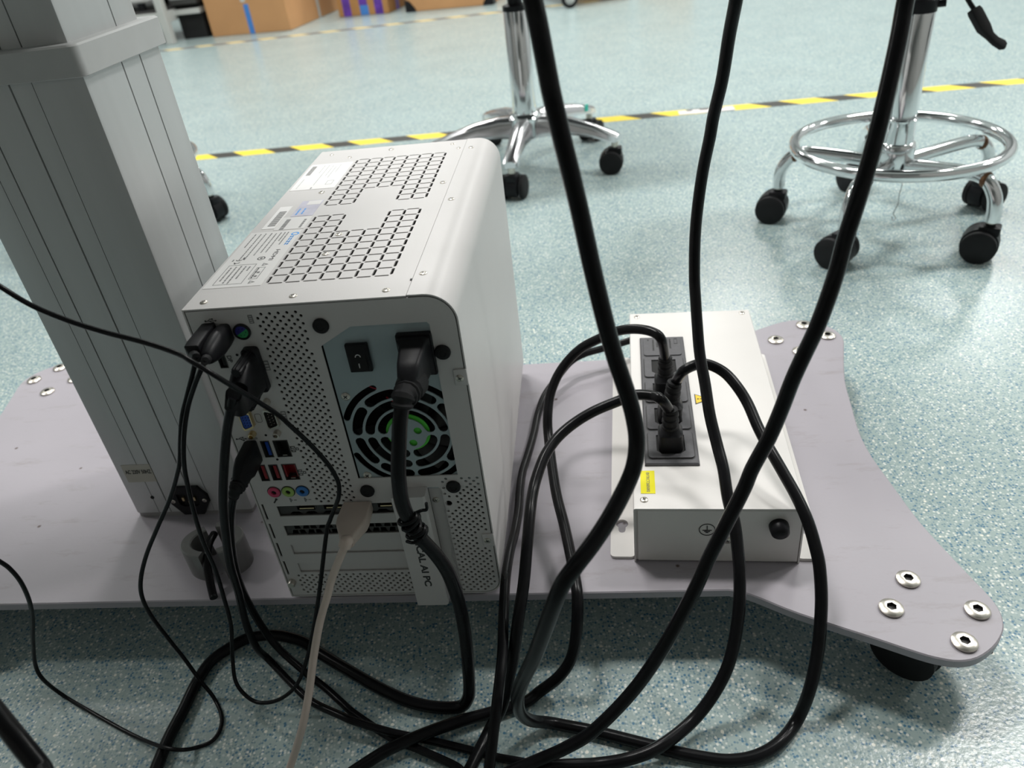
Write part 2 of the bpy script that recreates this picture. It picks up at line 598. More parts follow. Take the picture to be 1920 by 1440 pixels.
def caster_meshes(r=0.0235, hood=True):
    bm = B()
    mx = Matrix.Rotation(pi / 2, 4, 'X')
    lathe(bm, [(r * 0.35, -0.0062), (r * 0.62, -0.0062), (r * 0.66, -0.0050), (r * 0.9, -0.0050), (r, -0.003), (r, 0.004), (r * 0.9, 0.0055), (r * 0.3, 0.0055)], 28, mx)
    wheel = me_from_bm(bm, 'wheel', M['mattblack'], 40)
    bm = B()
    secs = []
    R2 = r * 1.06
    for y in (-0.0122, -0.0112, 0.0112, 0.0122):
        k = 0.95 if abs(y) > 0.012 else 1
        s = []
        for i in range(19):
            a = radians(-38 + 256 * i / 18)
            s.append(Vector((R2 * k * cos(a), y, R2 * k * sin(a))))
        s.append(Vector((-R2 * 0.55, y, -R2 * 0.35)))
        s.append(Vector((R2 * 0.4, y, -R2 * 0.35)))
        secs.append(s)
    loft(bm, secs)
    box(bm, -0.022, 0.006, -0.0115, 0.0115, r * 0.62, r * 1.22, 0.003)
    lathe(bm, [(0.0065, r * 1.15), (0.0065, r * 1.35)], 16, Matrix.Translation((-0.008, 0, 0)))
    hd = me_from_bm(bm, 'caster_hood', M['black'], 40)
    return wheel, hd


W_ME, H_ME = caster_meshes()


def caster(parent, x, y, a, name='caster', r=0.0235):
    """stem sits at x, y; a = trailing direction"""
    mw = Matrix.Translation((x, y, 0)) @ Matrix.Rotation(a, 4, 'Z') @ Matrix.Translation((0.008, 0, r))
    h = put(name, H_ME, parent, mw)
    for s in (-1, 1):
        put('wheel', W_ME, h, Matrix.Translation((0, s * 0.0185, 0)) @ (Matrix.Rotation(pi, 4, 'Z') if s > 0 else Matrix.Identity(4)))
    return h


cent = (sum(a for a, b in lob) / 4, sum(b for a, b in lob) / 4)
for i, (sx, sy) in enumerate(((1, 1), (1, -1), (-1, 1), (-1, -1))):
    x, y = CU + sx * (cent[0] - CU), CV + sy * (cent[1] - CV)
    h = caster(cart, x, y, (2.4, 0.9, 2.0, 2.8)[i])
    bm = B(); box(bm, x - 0.03, x + 0.03, y - 0.03, y + 0.03, 0.0475, ZP - 0.0078, 0.001)
    lathe(bm, [(0.006, 0.03), (0.006, 0.048)], 12, Matrix.Translation((x, y, 0)))
    part('caster_plate', bm, M['black'], cart)

# column profile with grooves
CX0, CX1, CY0, CY1 = -0.189, -0.072, 0.1065, 0.2195


def profile(x0, x1, y0, y1, gx, gy, r=0.0028, gw=0.0009, gd=0.002):
    """closed outline with slots: gx = groove positions on front/back faces, gy on right/left faces"""
    p = []
    # front, left to right
    p += [(x0, y0 + r), (x0 + r * .3, y0 + r * .3), (x0 + r, y0)]
    for g, w_ in gx:
        p += [(g - w_, y0), (g - w_, y0 + gd), (g + w_, y0 + gd), (g + w_, y0)]
    p += [(x1 - r, y0), (x1 - r * .3, y0 + r * .3), (x1, y0 + r)]
    for g, w_ in gy:
        p += [(x1, g - w_), (x1 - gd, g - w_), (x1 - gd, g + w_), (x1, g + w_)]
    p += [(x1, y1 - r), (x1 - r * .3, y1 - r * .3), (x1 - r, y1)]
    p += [(x0 + r, y1), (x0 + r * .3, y1 - r * .3), (x0, y1 - r)]
    for g, w_ in reversed(gy):
        p += [(x0, g + w_), (x0 + gd, g + w_), (x0 + gd, g - w_), (x0, g - w_)]
    return p


def extrude(bm, p, z0, z1):
    sheet(bm, p, [], lambda x, y: (x, y, z0), lambda x, y: (x, y, z1))


bm = B()
extrude(bm, profile(CX0, CX1, CY0, CY1, [(-.1655, .0003), (-.1535, .0006), (-.1265, .0007), (-.110, .0003)], [(.1578, .00085), (.1852, .00085)]), ZP + 0.005, ZP + 0.397)
outer = part('outer_column', bm, M['alu'], cart, 25)
bm = B(); extrude(bm, profile(CX0 + 0.001, CX1 - 0.001, CY0 + 0.0005, CY1 - 0.001, [], []), ZP, ZP + 0.0052)
part('column_gasket', bm, M['gasket'], cart, 25)
bm = B()
extrude(bm, profile(CX0 + 0.006, CX1 - 0.006, CY0 + 0.007, CY1 - 0.0065, [(-.1535, .0006), (-.1265, .0008), (-.111, .0005)], [(.1785, .0008)]), ZP + 0.39, 0.91)
part('inner_column', bm, M['alu'], cart, 25)
bm = B()
cz0, cz1 = ZP + 0.3945, ZP + 0.4145
loft(bm, [[Vector((CX0 - 0.0055 + i_ + (CX1 - CX0 + 0.011 - 2 * i_) * (a + .5), CY0 - 0.006 + i_ + (CY1 - CY0 + 0.0115 - 2 * i_) * (b + .5), z)) for a, b in rr(1, 1, 0.045, 5)] for z, i_ in ((cz0, 0.0006), (cz0 + 0.0006, 0), (cz1 - 0.0012, 0), (cz1, 0.0012))])
part('column_collar', bm, M['collar'], cart, 40)
# unseen desk top on the column, added and outlined to shade computer and floor
bm = B(); box(bm, -0.80, 0.85, -0.62, 0.226, 0.93, 0.955, 0.004)
box(bm, -0.80, -0.03, 0.22, 0.385, 0.9305, 0.9545, 0.003)  # rear left extension added to deepen shade on the base plate
part('shade_worktop', bm, M['top'], cart)
bm = B(); box(bm, -0.34, -0.02, -0.20, 0.30, 0.91, 0.9305, 0.002)
part('shade_bracket', bm, M['metal_grey'], cart)  # unseen bracket, made large to shade the left of the base plate
# voltage label and inlet low on the column front
bm = B(); box(bm, -0.1815, -0.1535, CY0 - 0.0003, CY0 + 0.0003, ZP + 0.0435, ZP + 0.0640, 0, 1)
lab = part('voltage_label', bm, M['cream'], cart, label='cream label reading AC 220V 50HZ')
text_part('print', 'AC 220V 50HZ', 0.0062, M['ink'], lab, frame((-0.1672, CY0 - 0.0005, ZP + 0.0555), (1, 0, 0), (0, 0, 1)), 0.0252, bold=0.00010)
bm = B(); lathe(bm, [(0.0018, 0.0), (0.0018, 0.0006)], 12, frame((-0.1655, CY0 + 0.0001, ZP + 0.024), (1, 0, 0), (0, 0, 1)))
part('screw_hole', bm, M['dark'], cart)
ic = (-0.1285, ZP + 0.0215)
ol = [(-.0185, .005), (-.0185, -.004), (-.010, -.0175), (.010, -.0175), (.0185, -.004), (.0185, .005), (.012, .0155), (-.012, .0155)]
ol = [(a + ic[0], b + ic[1]) for a, b in ol]
hexh = [(ic[0] + a, ic[1] + b) for a, b in ((-.0105, .0075), (-.0105, -.004), (-.0065, -.0075), (.0065, -.0075), (.0105, -.004), (.0105, .0075))]
bm = B(); sheet(bm, ol, [hexh], lambda x, y: (x, CY0 - 0.0035, y), lambda x, y: (x, CY0 + 0.0004, y))
inl = part('power_inlet', bm, M['black'], cart, 20)
bm = B(); sheet(bm, hexh, [], lambda x, y: (x, CY0 - 0.0006, y), lambda x, y: (x, CY0 + 0.0002, y))
part('inlet_recess', bm, M['dark'], inl)
for dx, dz in ((-.0055, .001), (0, -.0035), (.0055, .001)):
    bm = B(); box(bm, ic[0] + dx - .001, ic[0] + dx + .001, CY0 - .003, CY0, ic[1] + dz - .002, ic[1] + dz + .002)
    part('contact_pin', bm, M['brass'], inl)
scr18 = screw_mesh(0.0022)
for dx in (-.0155, .0155):
    put('screw', scr18, inl, frame((ic[0] + dx, CY0 - 0.0035, ic[1] - 0.0005), (1, 0, 0), (0, 0, 1)))

# ---------------------------------------------------------------- computer
m = 0.00086
FEET = 0.0043
pc = thing('computer', 'white tower computer with perforated rear panel and a maze of cables', 'computer', (OX, OY, ZP), YAW)
PW, PH, PD = 203.0, 308.8, 380.0


def L(u, v, t):
    return Vector((u * m, v * m, t * m + FEET))


def Rf(o):
    return lambda x, y: L(x, -o, y)


def RM(u, t, o=0.0):
    """frame on the rear face, x = right, y = up, z = outward"""
    return frame(L(u, -o, t), (1, 0, 0), (0, 0, 1))


def TM(u, v, h=PH):
    return frame(L(u, v, h), (1, 0, 0), (0, 1, 0))


# rear panel with every opening
outer_rear = [(2.1, 306.9), (2.1, 1.9)]
for i in range(7):
    a = radians(-90 + 90 * i / 6)
    outer_rear.append((186.5 + 14.5 * cos(a), 16.4 + 14.5 * sin(a)))
for i in range(9):
    a = radians(90 * i / 8)
    outer_rear.append((180.0 + 21.0 * cos(a), 285.9 + 21.0 * sin(a)))
outer_rear = list(reversed(outer_rear)) if area2(outer_rear) < 0 else outer_rear
holes = []
HR = 1.32


def hole(u, t, r=HR, n=8):
    holes.append(ngon(u, t, r, n, pi / n))


for j in range(57):
    t = 301.4 - 3.266 * j
    for u in ([58.6 + 6.58 * k for k in range(5)] if j % 2 == 0 else [55.3 + 6.58 * k for k in range(6)]):
        if not (u > 87 and 270 < t < 276):
            hole(u, t)
for j in range(8):
    t = 28.2 - 3.2 * j
    for k in range(17):
        u = 14.2 + (3.29 if j % 2 else 0) + 6.58 * k
        if u < 122:
            hole(u, t)
for j in range(42):
    t = 138.6 - 3.266 * j
    for k in range(5):
        u = (170.6 if j % 2 == 0 else 167.3) + 6.58 * k
        if math.hypot(u - 176, t - 130.5) < 8.8 or (u < 176 and 105.5 < t < 117.5) or (u > 189.5 and 58 < t < 78.5) or t < 3.8 or (u > 192 and t < 9):
            continue
        hole(u, t)
hole(169.1, 111.5, 3.0, 14)
psu_open = [(96.6, 271.5), (96.6, 142.3), (181.3, 142.3), (181.3, 284.5), (179.5, 286.7), (122.6, 286.7)]
holes.append(psu_open)
SL = [(102.5, 114.6), (79.4, 91.4), (55.8, 67.8), (32.2, 44.4)]
for a, b in SL:
    holes.append(rect(17.2, 123.0, a, b))
holes.append([(153.5, 3.5), (166.0, 3.5), (165.6, 126.5), (163.0, 130.0), (153.5, 130.0)])
for a, b in ((99.6, 117.6), (76.7, 94.4), (53.8, 70.9), (30.1, 47.4)):
    holes.append(rect(4.1, 6.0, a, b))
ports_r = dict(usb_blue=(23.6, 31.2, 169.2, 186.2), lan_black=(34.2, 46.8, 169.0, 186.2), usb_red=(13.0, 20.4, 143.9, 161.4), usb_red2=(23.2, 31.2, 144.2, 161.2), lan_red=(34.5, 47.0, 144.2, 161.3), usb_under=(12.6, 20.6, 169.2, 186.2), dp=(13.8, 20.2, 257.5, 275.5))
for a in ports_r.values():
    holes.append(rect(*a))
bm = B(); sheet(bm, outer_rear, holes, Rf(-0.1), Rf(-1.3))
rear = part('rear_panel', bm, M['white'], pc)

# shell: top sheet with slots, wrap-around cover, other sides
vents = []
P0, Q = 13.92, 13.72


def vent_grid(v0, rows, cells):
    done = set()
    for (i, j) in cells:
        x0, y0 = 52.6 + P0 * i, v0 + Q * j
        for e in ((i, j, 'h'), (i, j + 1, 'h'), (i, j, 'v'), (i + 1, j, 'v')):
            if e in done:
                continue
            done.add(e)
            ex, ey = 52.6 + P0 * e[0], v0 + Q * e[1]
            if e[2] == 'h':
                vents.append([(ex + a + P0 / 2, ey + b) for a, b in rr(P0 - 2.4, 2.0, 0.8, 1)])
            else:
                vents.append([(ex + a, ey + b + Q / 2) for a, b in rr(2.5, Q - 2.8, 0.9, 1)])


vent_grid(36.0, 10, [(i, j) for i in range(7) for j in range(7)] + [(i, j) for i in (0, 1, 5, 6) for j in (7, 8, 9)])
vent_grid(200.3, 10, [(i, j) for i in range(7) for j in range(3, 10)] + [(i, j) for i in (0, 1, 5, 6) for j in (0, 1, 2)])
bm = B(); sheet(bm, rect(0, 168.25, 0, PD), vents, lambda x, y: L(x, y, PH), lambda x, y: L(x, y, PH - 1.2))
topp = part('top_panel', bm, M['white'], pc)
th = 1.2


def wrap(d):
    p = [(168.85, PH + 0.6 - d)]
    R_ = 23.0 - d
    for i in range(13):
        a = radians(90 - 90 * i / 12)
        p.append((180.0 + R_ * cos(a), 286.3 + R_ * sin(a)))
    R_ = 16.5 - d
    for i in range(9):
        a = radians(-90 * i / 8)
        p.append((186.5 + R_ * cos(a), 16.5 + R_ * sin(a)))
    p.append((1.0, d))
    return p


wp = wrap(0) + list(reversed(wrap(th)))
bm = B(); sheet(bm, wp, [], lambda x, y: L(x, -0.2, y), lambda x, y: L(x, PD, y))
cover = part('side_cover', bm, M['white'], pc, 30)
bm = B(); box(bm, 0, 1.2 * m, 0, PD * m, FEET, PH * m + FEET - 1.2 * m)
part('left_panel', bm, M['white'], pc)
bm = B(); box(bm, 1.2 * m, 180.0 * m, (PD - 3) * m, (PD - 0.5) * m, FEET + 1.3 * m, (PH - 1.3) * m + FEET)
part('front_panel', bm, M['white'], pc)
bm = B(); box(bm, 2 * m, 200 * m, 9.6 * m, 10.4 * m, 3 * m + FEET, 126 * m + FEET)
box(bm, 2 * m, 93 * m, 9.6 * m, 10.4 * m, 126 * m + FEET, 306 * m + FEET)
part('hole_shade_sheet', bm, M['dark'], pc)  # black sheet added behind the perforations, shade put into its colour
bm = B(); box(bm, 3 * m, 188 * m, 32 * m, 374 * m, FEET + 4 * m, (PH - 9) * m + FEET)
part('vent_shade_block', bm, M['dark'], pc)  # black block added inside the case as shade under the vents
for u, v in ((20, 14), (183, 14), (20, 360), (183, 360)):
    bm = B(); lathe(bm, [(9 * m, 0), (9 * m, FEET + 0.1 * m)], 18, Matrix.Translation((u * m, v * m, 0)))
    part('foot', bm, M['mattblack'], pc)
# fold-over tabs on the rear right edge
scr_pc = screw_mesh(3.0 * m)
scr_small = screw_mesh(2.4 * m)
for t0, t1, ts in ((231.0, 245.6, 237.9), (60.8, 75.4, 68.0)):
    bm = B(); box(bm, 192.6 * m, 203.0 * m, -1.3 * m, 0.4 * m, t0 * m + FEET, t1 * m + FEET, 0.9 * m, 2)
    tb = part('cover_tab', bm, M['white'], cover, 30)
    put('screw', scr_pc, cover, RM(197.0, ts, 1.3))
for u, v in ((13.2, 10.4), (81.8, 11.2), (151.9, 10.5), (161.0, 238.6), (86.7, 125.0), (86.1, 84.8), (39.6, 238.2), (84.0, 365.7)):
    put('screw', scr_pc, topp, TM(u, v) @ Matrix.Rotation(random.random() * 3, 4, 'Z'))
for u, v in ((40.4, 348.7), (15.7, 364.8), (153.4, 366.4), (162.5, 348.6)):
    put('screw', scr_small, topp, TM(u, v))
for u, v in ((175.4, 33.9), (175.9, 188.7), (176.8, 345.0)):
    put('screw', scr_pc, cover, TM(u, v, PH + 0.5) @ Matrix.Rotation(random.random() * 3, 4, 'Z'))
bm = B(); box(bm, 167.0 * m, 168.4 * m, 24 * m, 26.4 * m, PH * m + FEET, (PH + 0.7) * m + FEET)
part('seam_notch', bm, M['ink'], topp)

# power supply face, switch, inlet, fan
fx, ft = 146.6, 185.0


def arc_slot(r0, r1, a0, a1, n=10):
    rm, hw = (r0 + r1) / 2, (r1 - r0) / 2
    da = math.degrees(hw / rm)
    a0 += da; a1 -= da
    p = []
    for i in range(n + 1):
        a = radians(a0 + (a1 - a0) * i / n); p.append((fx + r1 * cos(a), ft + r1 * sin(a)))
    for i in range(1, 5):
        b = radians(a1 + 180 * i / 5)
        p.append((fx + rm * cos(radians(a1)) + hw * cos(b), ft + rm * sin(radians(a1)) + hw * sin(b)))
    for i in range(n + 1):
        a = radians(a1 + (a0 - a1) * i / n); p.append((fx + r0 * cos(a), ft + r0 * sin(a)))
    for i in range(1, 5):
        b = radians(a0 + 180 + 180 * i / 5)
        p.append((fx + rm * cos(radians(a0)) + hw * cos(b), ft + rm * sin(radians(a0)) + hw * sin(b)))
    return p


ph = []
for k in range(8):
    ph.append(arc_slot(36.3, 44.6, 45 * k + 1.6, 45 * k + 43.4))
for k in range(4):
    ph.append(arc_slot(26.3, 34.2, 90 * k + 2.2, 90 * k + 87.8, 14))
    ph.append(arc_slot(15.4, 24.3, 90 * k + 3.6, 90 * k + 86.4, 12))
    ph.append(arc_slot(46.9, 52.5, 90 * k + 19, 90 * k + 71, 10))
for a in (20, 115, 205, 290):
    ph.append(ngon(fx + 9.3 * cos(radians(a)), ft + 9.3 * sin(radians(a)), 3.4 if a in (20, 290) else 2.4, 12))
bm = B(); sheet(bm, rect(97.9, 199.0, 128.0, 286.9), ph, Rf(-1.6), Rf(-2.6))
psu = part('power_supply', bm, M['galv'], pc, label='blue grey power supply face with round fan grille')
bm = B()
lathe(bm, [(18.0 * m, -5.0 * m), (18.0 * m, -4.2 * m), (17.4 * m, -3.6 * m), (2 * m, -3.6 * m)], 40, RM(fx, ft, 0))
fh = part('fan_hub', bm, M['green'], psu, 40)
for k in range(9):
    a = 2 * pi * k / 9
    bm = B()
    pts0, pts1 = [], []
    for i in range(6):
        rr_ = 18 + 26 * i / 5
        for (lst, da, dz) in ((pts0, 0.0, -6), (pts1, 0.42, -16)):
            ang = a + da + 0.25 * i / 5
            lst.append(L(fx + rr_ * cos(ang), -dz, ft + rr_ * sin(ang)))
    loft(bm, [pts0 + [p + Vector((0, 1.2 * m, 0)) for p in reversed(pts0)], pts1 + [p + Vector((0, 1.2 * m, 0)) for p in reversed(pts1)]])
    part('fan_blade', bm, M['fanblade'], fh, 30)
for pts in ([(118, -9, 233), (126, -6, 228.5), (134, -6, 226.5), (140, -9, 225)], [(134, -9, 217), (140, -6, 215), (146, -9, 213)]):
    bm = B(); tube(bm, [L(a, -b, c) for a, b, c in pts], 0.6 * m, 6, 0, 4)
    part('fan_wire', bm, M['red_wire'], psu)
bm = B(); box(bm, 94.5 * m, 199 * m, 22 * m, 23 * m, 128 * m + FEET, 288 * m + FEET)
part('fan_shade_sheet', bm, M['dark'], psu)  # flat black sheet standing in for the shade behind the fan
for u, t in ((104.6, 224.7), (104.9, 144.6)):
    put('screw', screw_mesh(3.6 * m), psu, RM(u, t, -1.6) @ Matrix.Rotation(0.3, 4, 'Z'))
# rocker switch
bm = B(); box(bm, 114.9 * m, 132.3 * m, -2.2 * m, 1.6 * m, 248.2 * m + FEET, 272.6 * m + FEET, 0.9 * m, 2)
sw = part('rocker_switch', bm, M['black'], psu, 30)
bm = B()
sy0, sy1 = 251.0 * m + FEET, 269.8 * m + FEET
pr = [(-2.2 * m, sy0), (-4.6 * m, sy0), (-3.0 * m, (sy0 + sy1) / 2), (-1.4 * m, sy1), (-1.0 * m, sy1)]
loft(bm, [[Vector((x * m, a, b)) for a, b in pr] for x in (117.6, 129.6)])
part('rocker', bm, M['mattblack'], sw)
bm = B(); sheet(bm, ngon(123.6, 262.0, 2.3, 18), [ngon(123.6, 262.0, 1.6, 18)], lambda x, y: L(x, -2.75, y), lambda x, y: L(x, -2.0, y))
part('off_mark', bm, M['ink_white'], sw)
bm = B(); sheet(bm, rect(123.3, 124.0, 253.4, 257.0), [], lambda x, y: L(x, -4.3, y), lambda x, y: L(x, -3.0, y))
part('on_mark', bm, M['ink_white'], sw)
# inlet flange
bm = B(); sweep(bm, [L(168, 1.6, 260.5), L(168, -1.6, 260.5), L(168, -2.4, 260.5)], [(27 * m, 36.5 * m, 2 * m), (27 * m, 36.5 * m, 2 * m), (25.4 * m, 35 * m, 1.5 * m)], Vector((1, 0, 0)))
part('power_inlet', bm, M['black'], psu, 30)
# black push-in rubber plugs
for u, t in ((101.3, 289.2), (187.4, 261.1), (102.0, 129.3), (176.0, 130.5)):
    bm = B(); lathe(bm, [(6.1 * m, 0), (6.1 * m, 1.6 * m), (5.4 * m, 2.6 * m), (3.0 * m, 3.0 * m), (2.6 * m, 2.4 * m), (0.4 * m, 2.4 * m)], 22, RM(u, t, 0.1))
    part('rubber_plug', bm, M['mattblack'], rear, 40)

# ports


def port(name, k, tongue, label, off=0.62, lan=False):
    u0, u1, t0, t1 = ports_r[k]
    bm = B(); sheet(bm, rect(u0, u1, t0, t1), [rect(u0 + .55, u1 - .55, t0 + .55, t1 - .55)], Rf(0.35), Rf(-9))
    o = part(name, bm, M['grille'], rear, label=label)
    bm = B(); box(bm, u0 * m, u1 * m, 8.6 * m, 9.4 * m, t0 * m + FEET, t1 * m + FEET)
    part('port_back', bm, tongue if lan else M['dark'], o)
    if lan:
        for dx in (0, 1):
            bm = B(); box(bm, (u0 + .6 if not dx else u1 - 2.0) * m, (u0 + 2.0 if not dx else u1 - .6) * m, 1.0 * m, 9 * m, (t0 + 2.5) * m + FEET, (t1 - .6) * m + FEET)
            part('port_wall', bm, tongue, o)
        bm = B(); box(bm, (u0 + u1 - 4) / 2 * m, (u0 + u1 + 4) / 2 * m, 0.6 * m, 3 * m, (t0 + .6) * m + FEET, (t0 + 1.6) * m + FEET)
        part('port_latch', bm, M['nickel'], o)
    else:
        a = u0 + (u1 - u0) * off
        bm = B(); box(bm, (a - 1.3) * m, (a + 1.3) * m, 0.5 * m, 9 * m, (t0 + 1.8) * m + FEET, (t1 - 1.8) * m + FEET)
        part('port_tongue', bm, tongue, o)
    return o


port('usb_port', 'usb_blue', M['blue'], 'port with blue tongue')
port('usb_port', 'usb_red', M['red'], 'left port with red tongue')
port('usb_port', 'usb_red2', M['red'], 'right port with red tongue')
port('usb_port', 'usb_under', M['blue'], 'port filled by a black plug')
port('network_port', 'lan_black', M['dark'], 'black network jack', lan=True)
port('network_port', 'lan_red', M['red'], 'red network jack', lan=True)
port('display_port', 'dp', M['dark'], None)
# keyboard port
bm = B(); lathe(bm, [(6.6 * m, 0), (6.6 * m, 1.6 * m), (5.9 * m, 2.2 * m), (5.3 * m, 2.0 * m), (5.2 * m, 0.5 * m), (0.2 * m, 0.5 * m)], 30, RM(40.6, 288.4, 0.1))
ps2 = part('round_port', bm, M['black'], rear, 40)
for nm, mm, a0 in (('port_half', 'ps_green', -150), ('port_half', 'ps_violet', 30)):
    pts = [(40.6 + 5.0 * cos(radians(a0 + 180 * i / 12)), 288.4 + 5.0 * sin(radians(a0 + 180 * i / 12))) for i in range(13)]
    bm = B(); sheet(bm, pts, [ngon(40.6 + 3.0 * cos(radians(a0 + 90 + d)), 288.4 + 3.0 * sin(radians(a0 + 90 + d)), 0.5, 8) for d in (-55, 0, 55)], Rf(1.5), Rf(0.8))
    part(nm, bm, M[mm], ps2, label='green half' if a0 < 0 else 'violet half')


def dsub(name, u, t, h, wd, core, shell, rows, pin, label):
    def shp(k):
        return [(u - wd / 2 * k, t - h / 2 * k + 2.0), (u - wd / 2 * k + 1.2, t - h / 2 * k + 0.4), (u + wd / 2 * k - 1.6, t - h / 2 * k + 2.2), (u + wd / 2 * k, t - h / 2 * k + 3.4), (u + wd / 2 * k, t + h / 2 * k - 3.4), (u + wd / 2 * k - 1.6, t + h / 2 * k - 2.2), (u - wd / 2 * k + 1.2, t + h / 2 * k - 0.4), (u - wd / 2 * k, t + h / 2 * k - 2.0)]
    a, b = shp(1.0), shp(0.84)
    bm = B(); sheet(bm, a, [b], Rf(4.2), Rf(0.1))
    o = part(name, bm, shell, rear, 20, label=label)
    bm = B(); sheet(bm, b, [], Rf(3.3 if core == M['blue'] else 1.2), Rf(0.1))
    part('contact_block', bm, core, o)
    bm = B()
    for r_, (du, n_) in enumerate(rows):
        for i in range(n_):
            tt = t + (i - (n_ - 1) / 2) * 2.6
            lathe(bm, [(0.42 * m, 0), (0.42 * m, (0.3 if core == M['blue'] else 2.4) * m), (0.1 * m, (0.4 if core == M['blue'] else 2.7) * m)], 6, RM(u + du, tt, 3.3 if core == M['blue'] else 1.2))
    part('contact_pins', bm, pin, o)
    for s in (-1, 1):
        bm = B()
        lathe(bm, [(3.0 * m, 0), (3.0 * m, 3.0 * m), (2.5 * m, 5.0 * m), (1.6 * m, 5.2 * m), (1.5 * m, 1.5 * m), (0.1 * m, 1.5 * m)], 12, RM(u, t + s * 15.4, 0.1))
        part('jack_screw', bm, shell, o, 40)
    return o


dsub('video_port', 20.4, 209.8, 20.5, 9.4, M['blue'], M['brass'], [(-2.2, 5), (0.2, 5), (2.6, 5)], M['dark'], 'blue fifteen hole video port')
dsub('serial_port', 41.2, 209.6, 20.5, 9.8, M['dark'], M['nickel'], [(-1.4, 5), (1.4, 4)], M['nickel'], 'black nine pin serial port')
dsub('serial_port', 41.6, 257.0, 20.5, 9.8, M['dark'], M['nickel'], [(-1.4, 5), (1.4, 4)], M['nickel'], 'serial port behind the big black plug')
for u, mm, nm in ((20.2, 'pink', 'pink'), (32.8, 'lime', 'green'), (45.4, 'sky', 'blue')):
    bm = B(); lathe(bm, [(5.3 * m, 0), (5.3 * m, 1.0 * m), (4.9 * m, 1.5 * m), (2.3 * m, 1.5 * m), (2.1 * m, 0.3 * m), (0.1 * m, 0.3 * m)], 26, RM(u, 131.4, 0.1))
    o = part('audio_jack', bm, M[mm], rear, 35, label=nm + ' audio jack')
    bm = B(); lathe(bm, [(2.1 * m, 0.32 * m), (0.1 * m, 0.36 * m)], 14, RM(u, 131.4, 0.1))
    part('jack_hole', bm, M['dark'], o)
    bm = B(); sheet(bm, ngon(u, 131.4, 6.0, 26), [ngon(u, 131.4, 5.3, 26)], Rf(0.35), Rf(0.1))
    part('jack_rim', bm, M['ink'], o)
for u, t in ((30.5, 192.0), (33.0, 166.5), (30.2, 268.5)):
    bm = B(); lathe(bm, [(1.1 * m, 0), (1.1 * m, 0.12 * m)], 10, RM(u, t, 0.1))
    part('pin_hole', bm, M['dark'], rear)

# expansion slots: graphics card bracket above, honeycomb below, two blank covers
gp = part('card_bracket', sheet(B(), rect(16, 124.4, 99, 118), [rect(33.5, 51.5, 107.2, 114.0), rect(57.8, 76, 107.2, 114.0), rect(82, 100, 107.2, 114), rect(106, 121, 107.2, 114)] + [[(a, 103), (a + 3, 106), (a + 9, 106), (a + 12, 103)] for a in (26, 40, 56, 70, 86, 104)], Rf(-2.2), Rf(-3.2)), M['grille'], rear)
for a in (33.5, 57.8, 82.0, 106.0):
    w_ = 18 if a < 106 else 15
    bm = B(); sheet(bm, rect(a, a + w_, 107.2, 114.0), [rect(a + .8, a + w_ - .8, 108.0, 113.2)], Rf(-1.7), Rf(-8))
    o = part('display_socket', bm, M['grille'], gp)
    bm = B(); box(bm, (a + 2.5) * m, (a + w_ - 2.5) * m, 2.4 * m, 8 * m, 108.4 * m + FEET, 109.6 * m + FEET)
    part('gilded_tongue', bm, M['brass'], o)
hc = []
for i in range(14):
    for j in range(2):
        cx_, cy_ = 25 + 7.4 * i + (3.7 if j else 0), 82.2 + 5.6 * j
        if cx_ < 121:
            hc.append([(cx_ - 2.9, cy_ - 2.2), (cx_ + 2.9, cy_ - 2.2), (cx_ + (1.6 if (i + j) % 2 else 3.0), cy_ + 2.2), (cx_ - (3.0 if (i + j) % 2 else 1.6), cy_ + 2.2)])
part('vent_bracket', sheet(B(), rect(16, 124.4, 78, 93), hc, Rf(-2.0), Rf(-3.0)), M['grille'], rear)
for a, b in SL[2:]:
    bm = B(); box(bm, 16 * m, 125 * m, 2.2 * m, 3.2 * m, (a - 1) * m + FEET, (b + 1) * m + FEET)
    o = part('slot_cover', bm, M['white'], rear)
# recess and protruding slot bar with printed name
bm = B(); box(bm, 153 * m, 166.5 * m, 4.2 * m, 5.2 * m, 2 * m + FEET, 131 * m + FEET)
part('recess_plate', bm, M['white'], rear)
put('screw', scr_pc, rear, RM(157.8, 112.4, -4.2))
bm = B()
sec = [(124.6, 0.0), (124.6, 12.2), (125.4, 13.0), (151.6, 13.0), (153.4, 11.4), (153.4, 0.0)]
lo = [L(u, -o, -0.6) for u, o in sec]
hi = [L(u, -o, 131.0 if o > 1 else 131.0) for u, o in sec]
loft(bm, [lo, hi])
bar = part('slot_bar', bm, M['white'], pc, 20)
text_part('print', 'MEDICAL AI PC', 8.6 * m, M['ink'], bar, frame(L(139.0, -13.05, 63.0), (0, 0, -1), (1, 0, 0)), 76 * m, bold=0.00027, label='dark lettering MEDICAL AI PC')
bm = B(); lathe(bm, [(3.6 * m, 0), (3.6 * m, 4 * m), (3.0 * m, 5 * m), (0.3 * m, 5 * m)], 18, RM(6.2, 20.4, 0.1))
part('thumb_screw', bm, M['nickel'], rear, 40)

# printed marks beside the ports


def mark(polys, o=0.22, mm='ink', parent=None):
    bm = B()
    for p, hs in polys:
        sheet(bm, p, hs, Rf(o), Rf(0.1))
    return part('printed_mark', bm, M[mm], parent or rear)


def bar2(x0, y0, x1, y1, w_):
    d = Vector((x1 - x0, y1 - y0)).normalized(); n_ = Vector((-d.y, d.x)) * w_ / 2
    return [(x0 + n_.x, y0 + n_.y), (x0 - n_.x, y0 - n_.y), (x1 - n_.x, y1 - n_.y), (x1 + n_.x, y1 + n_.y)]


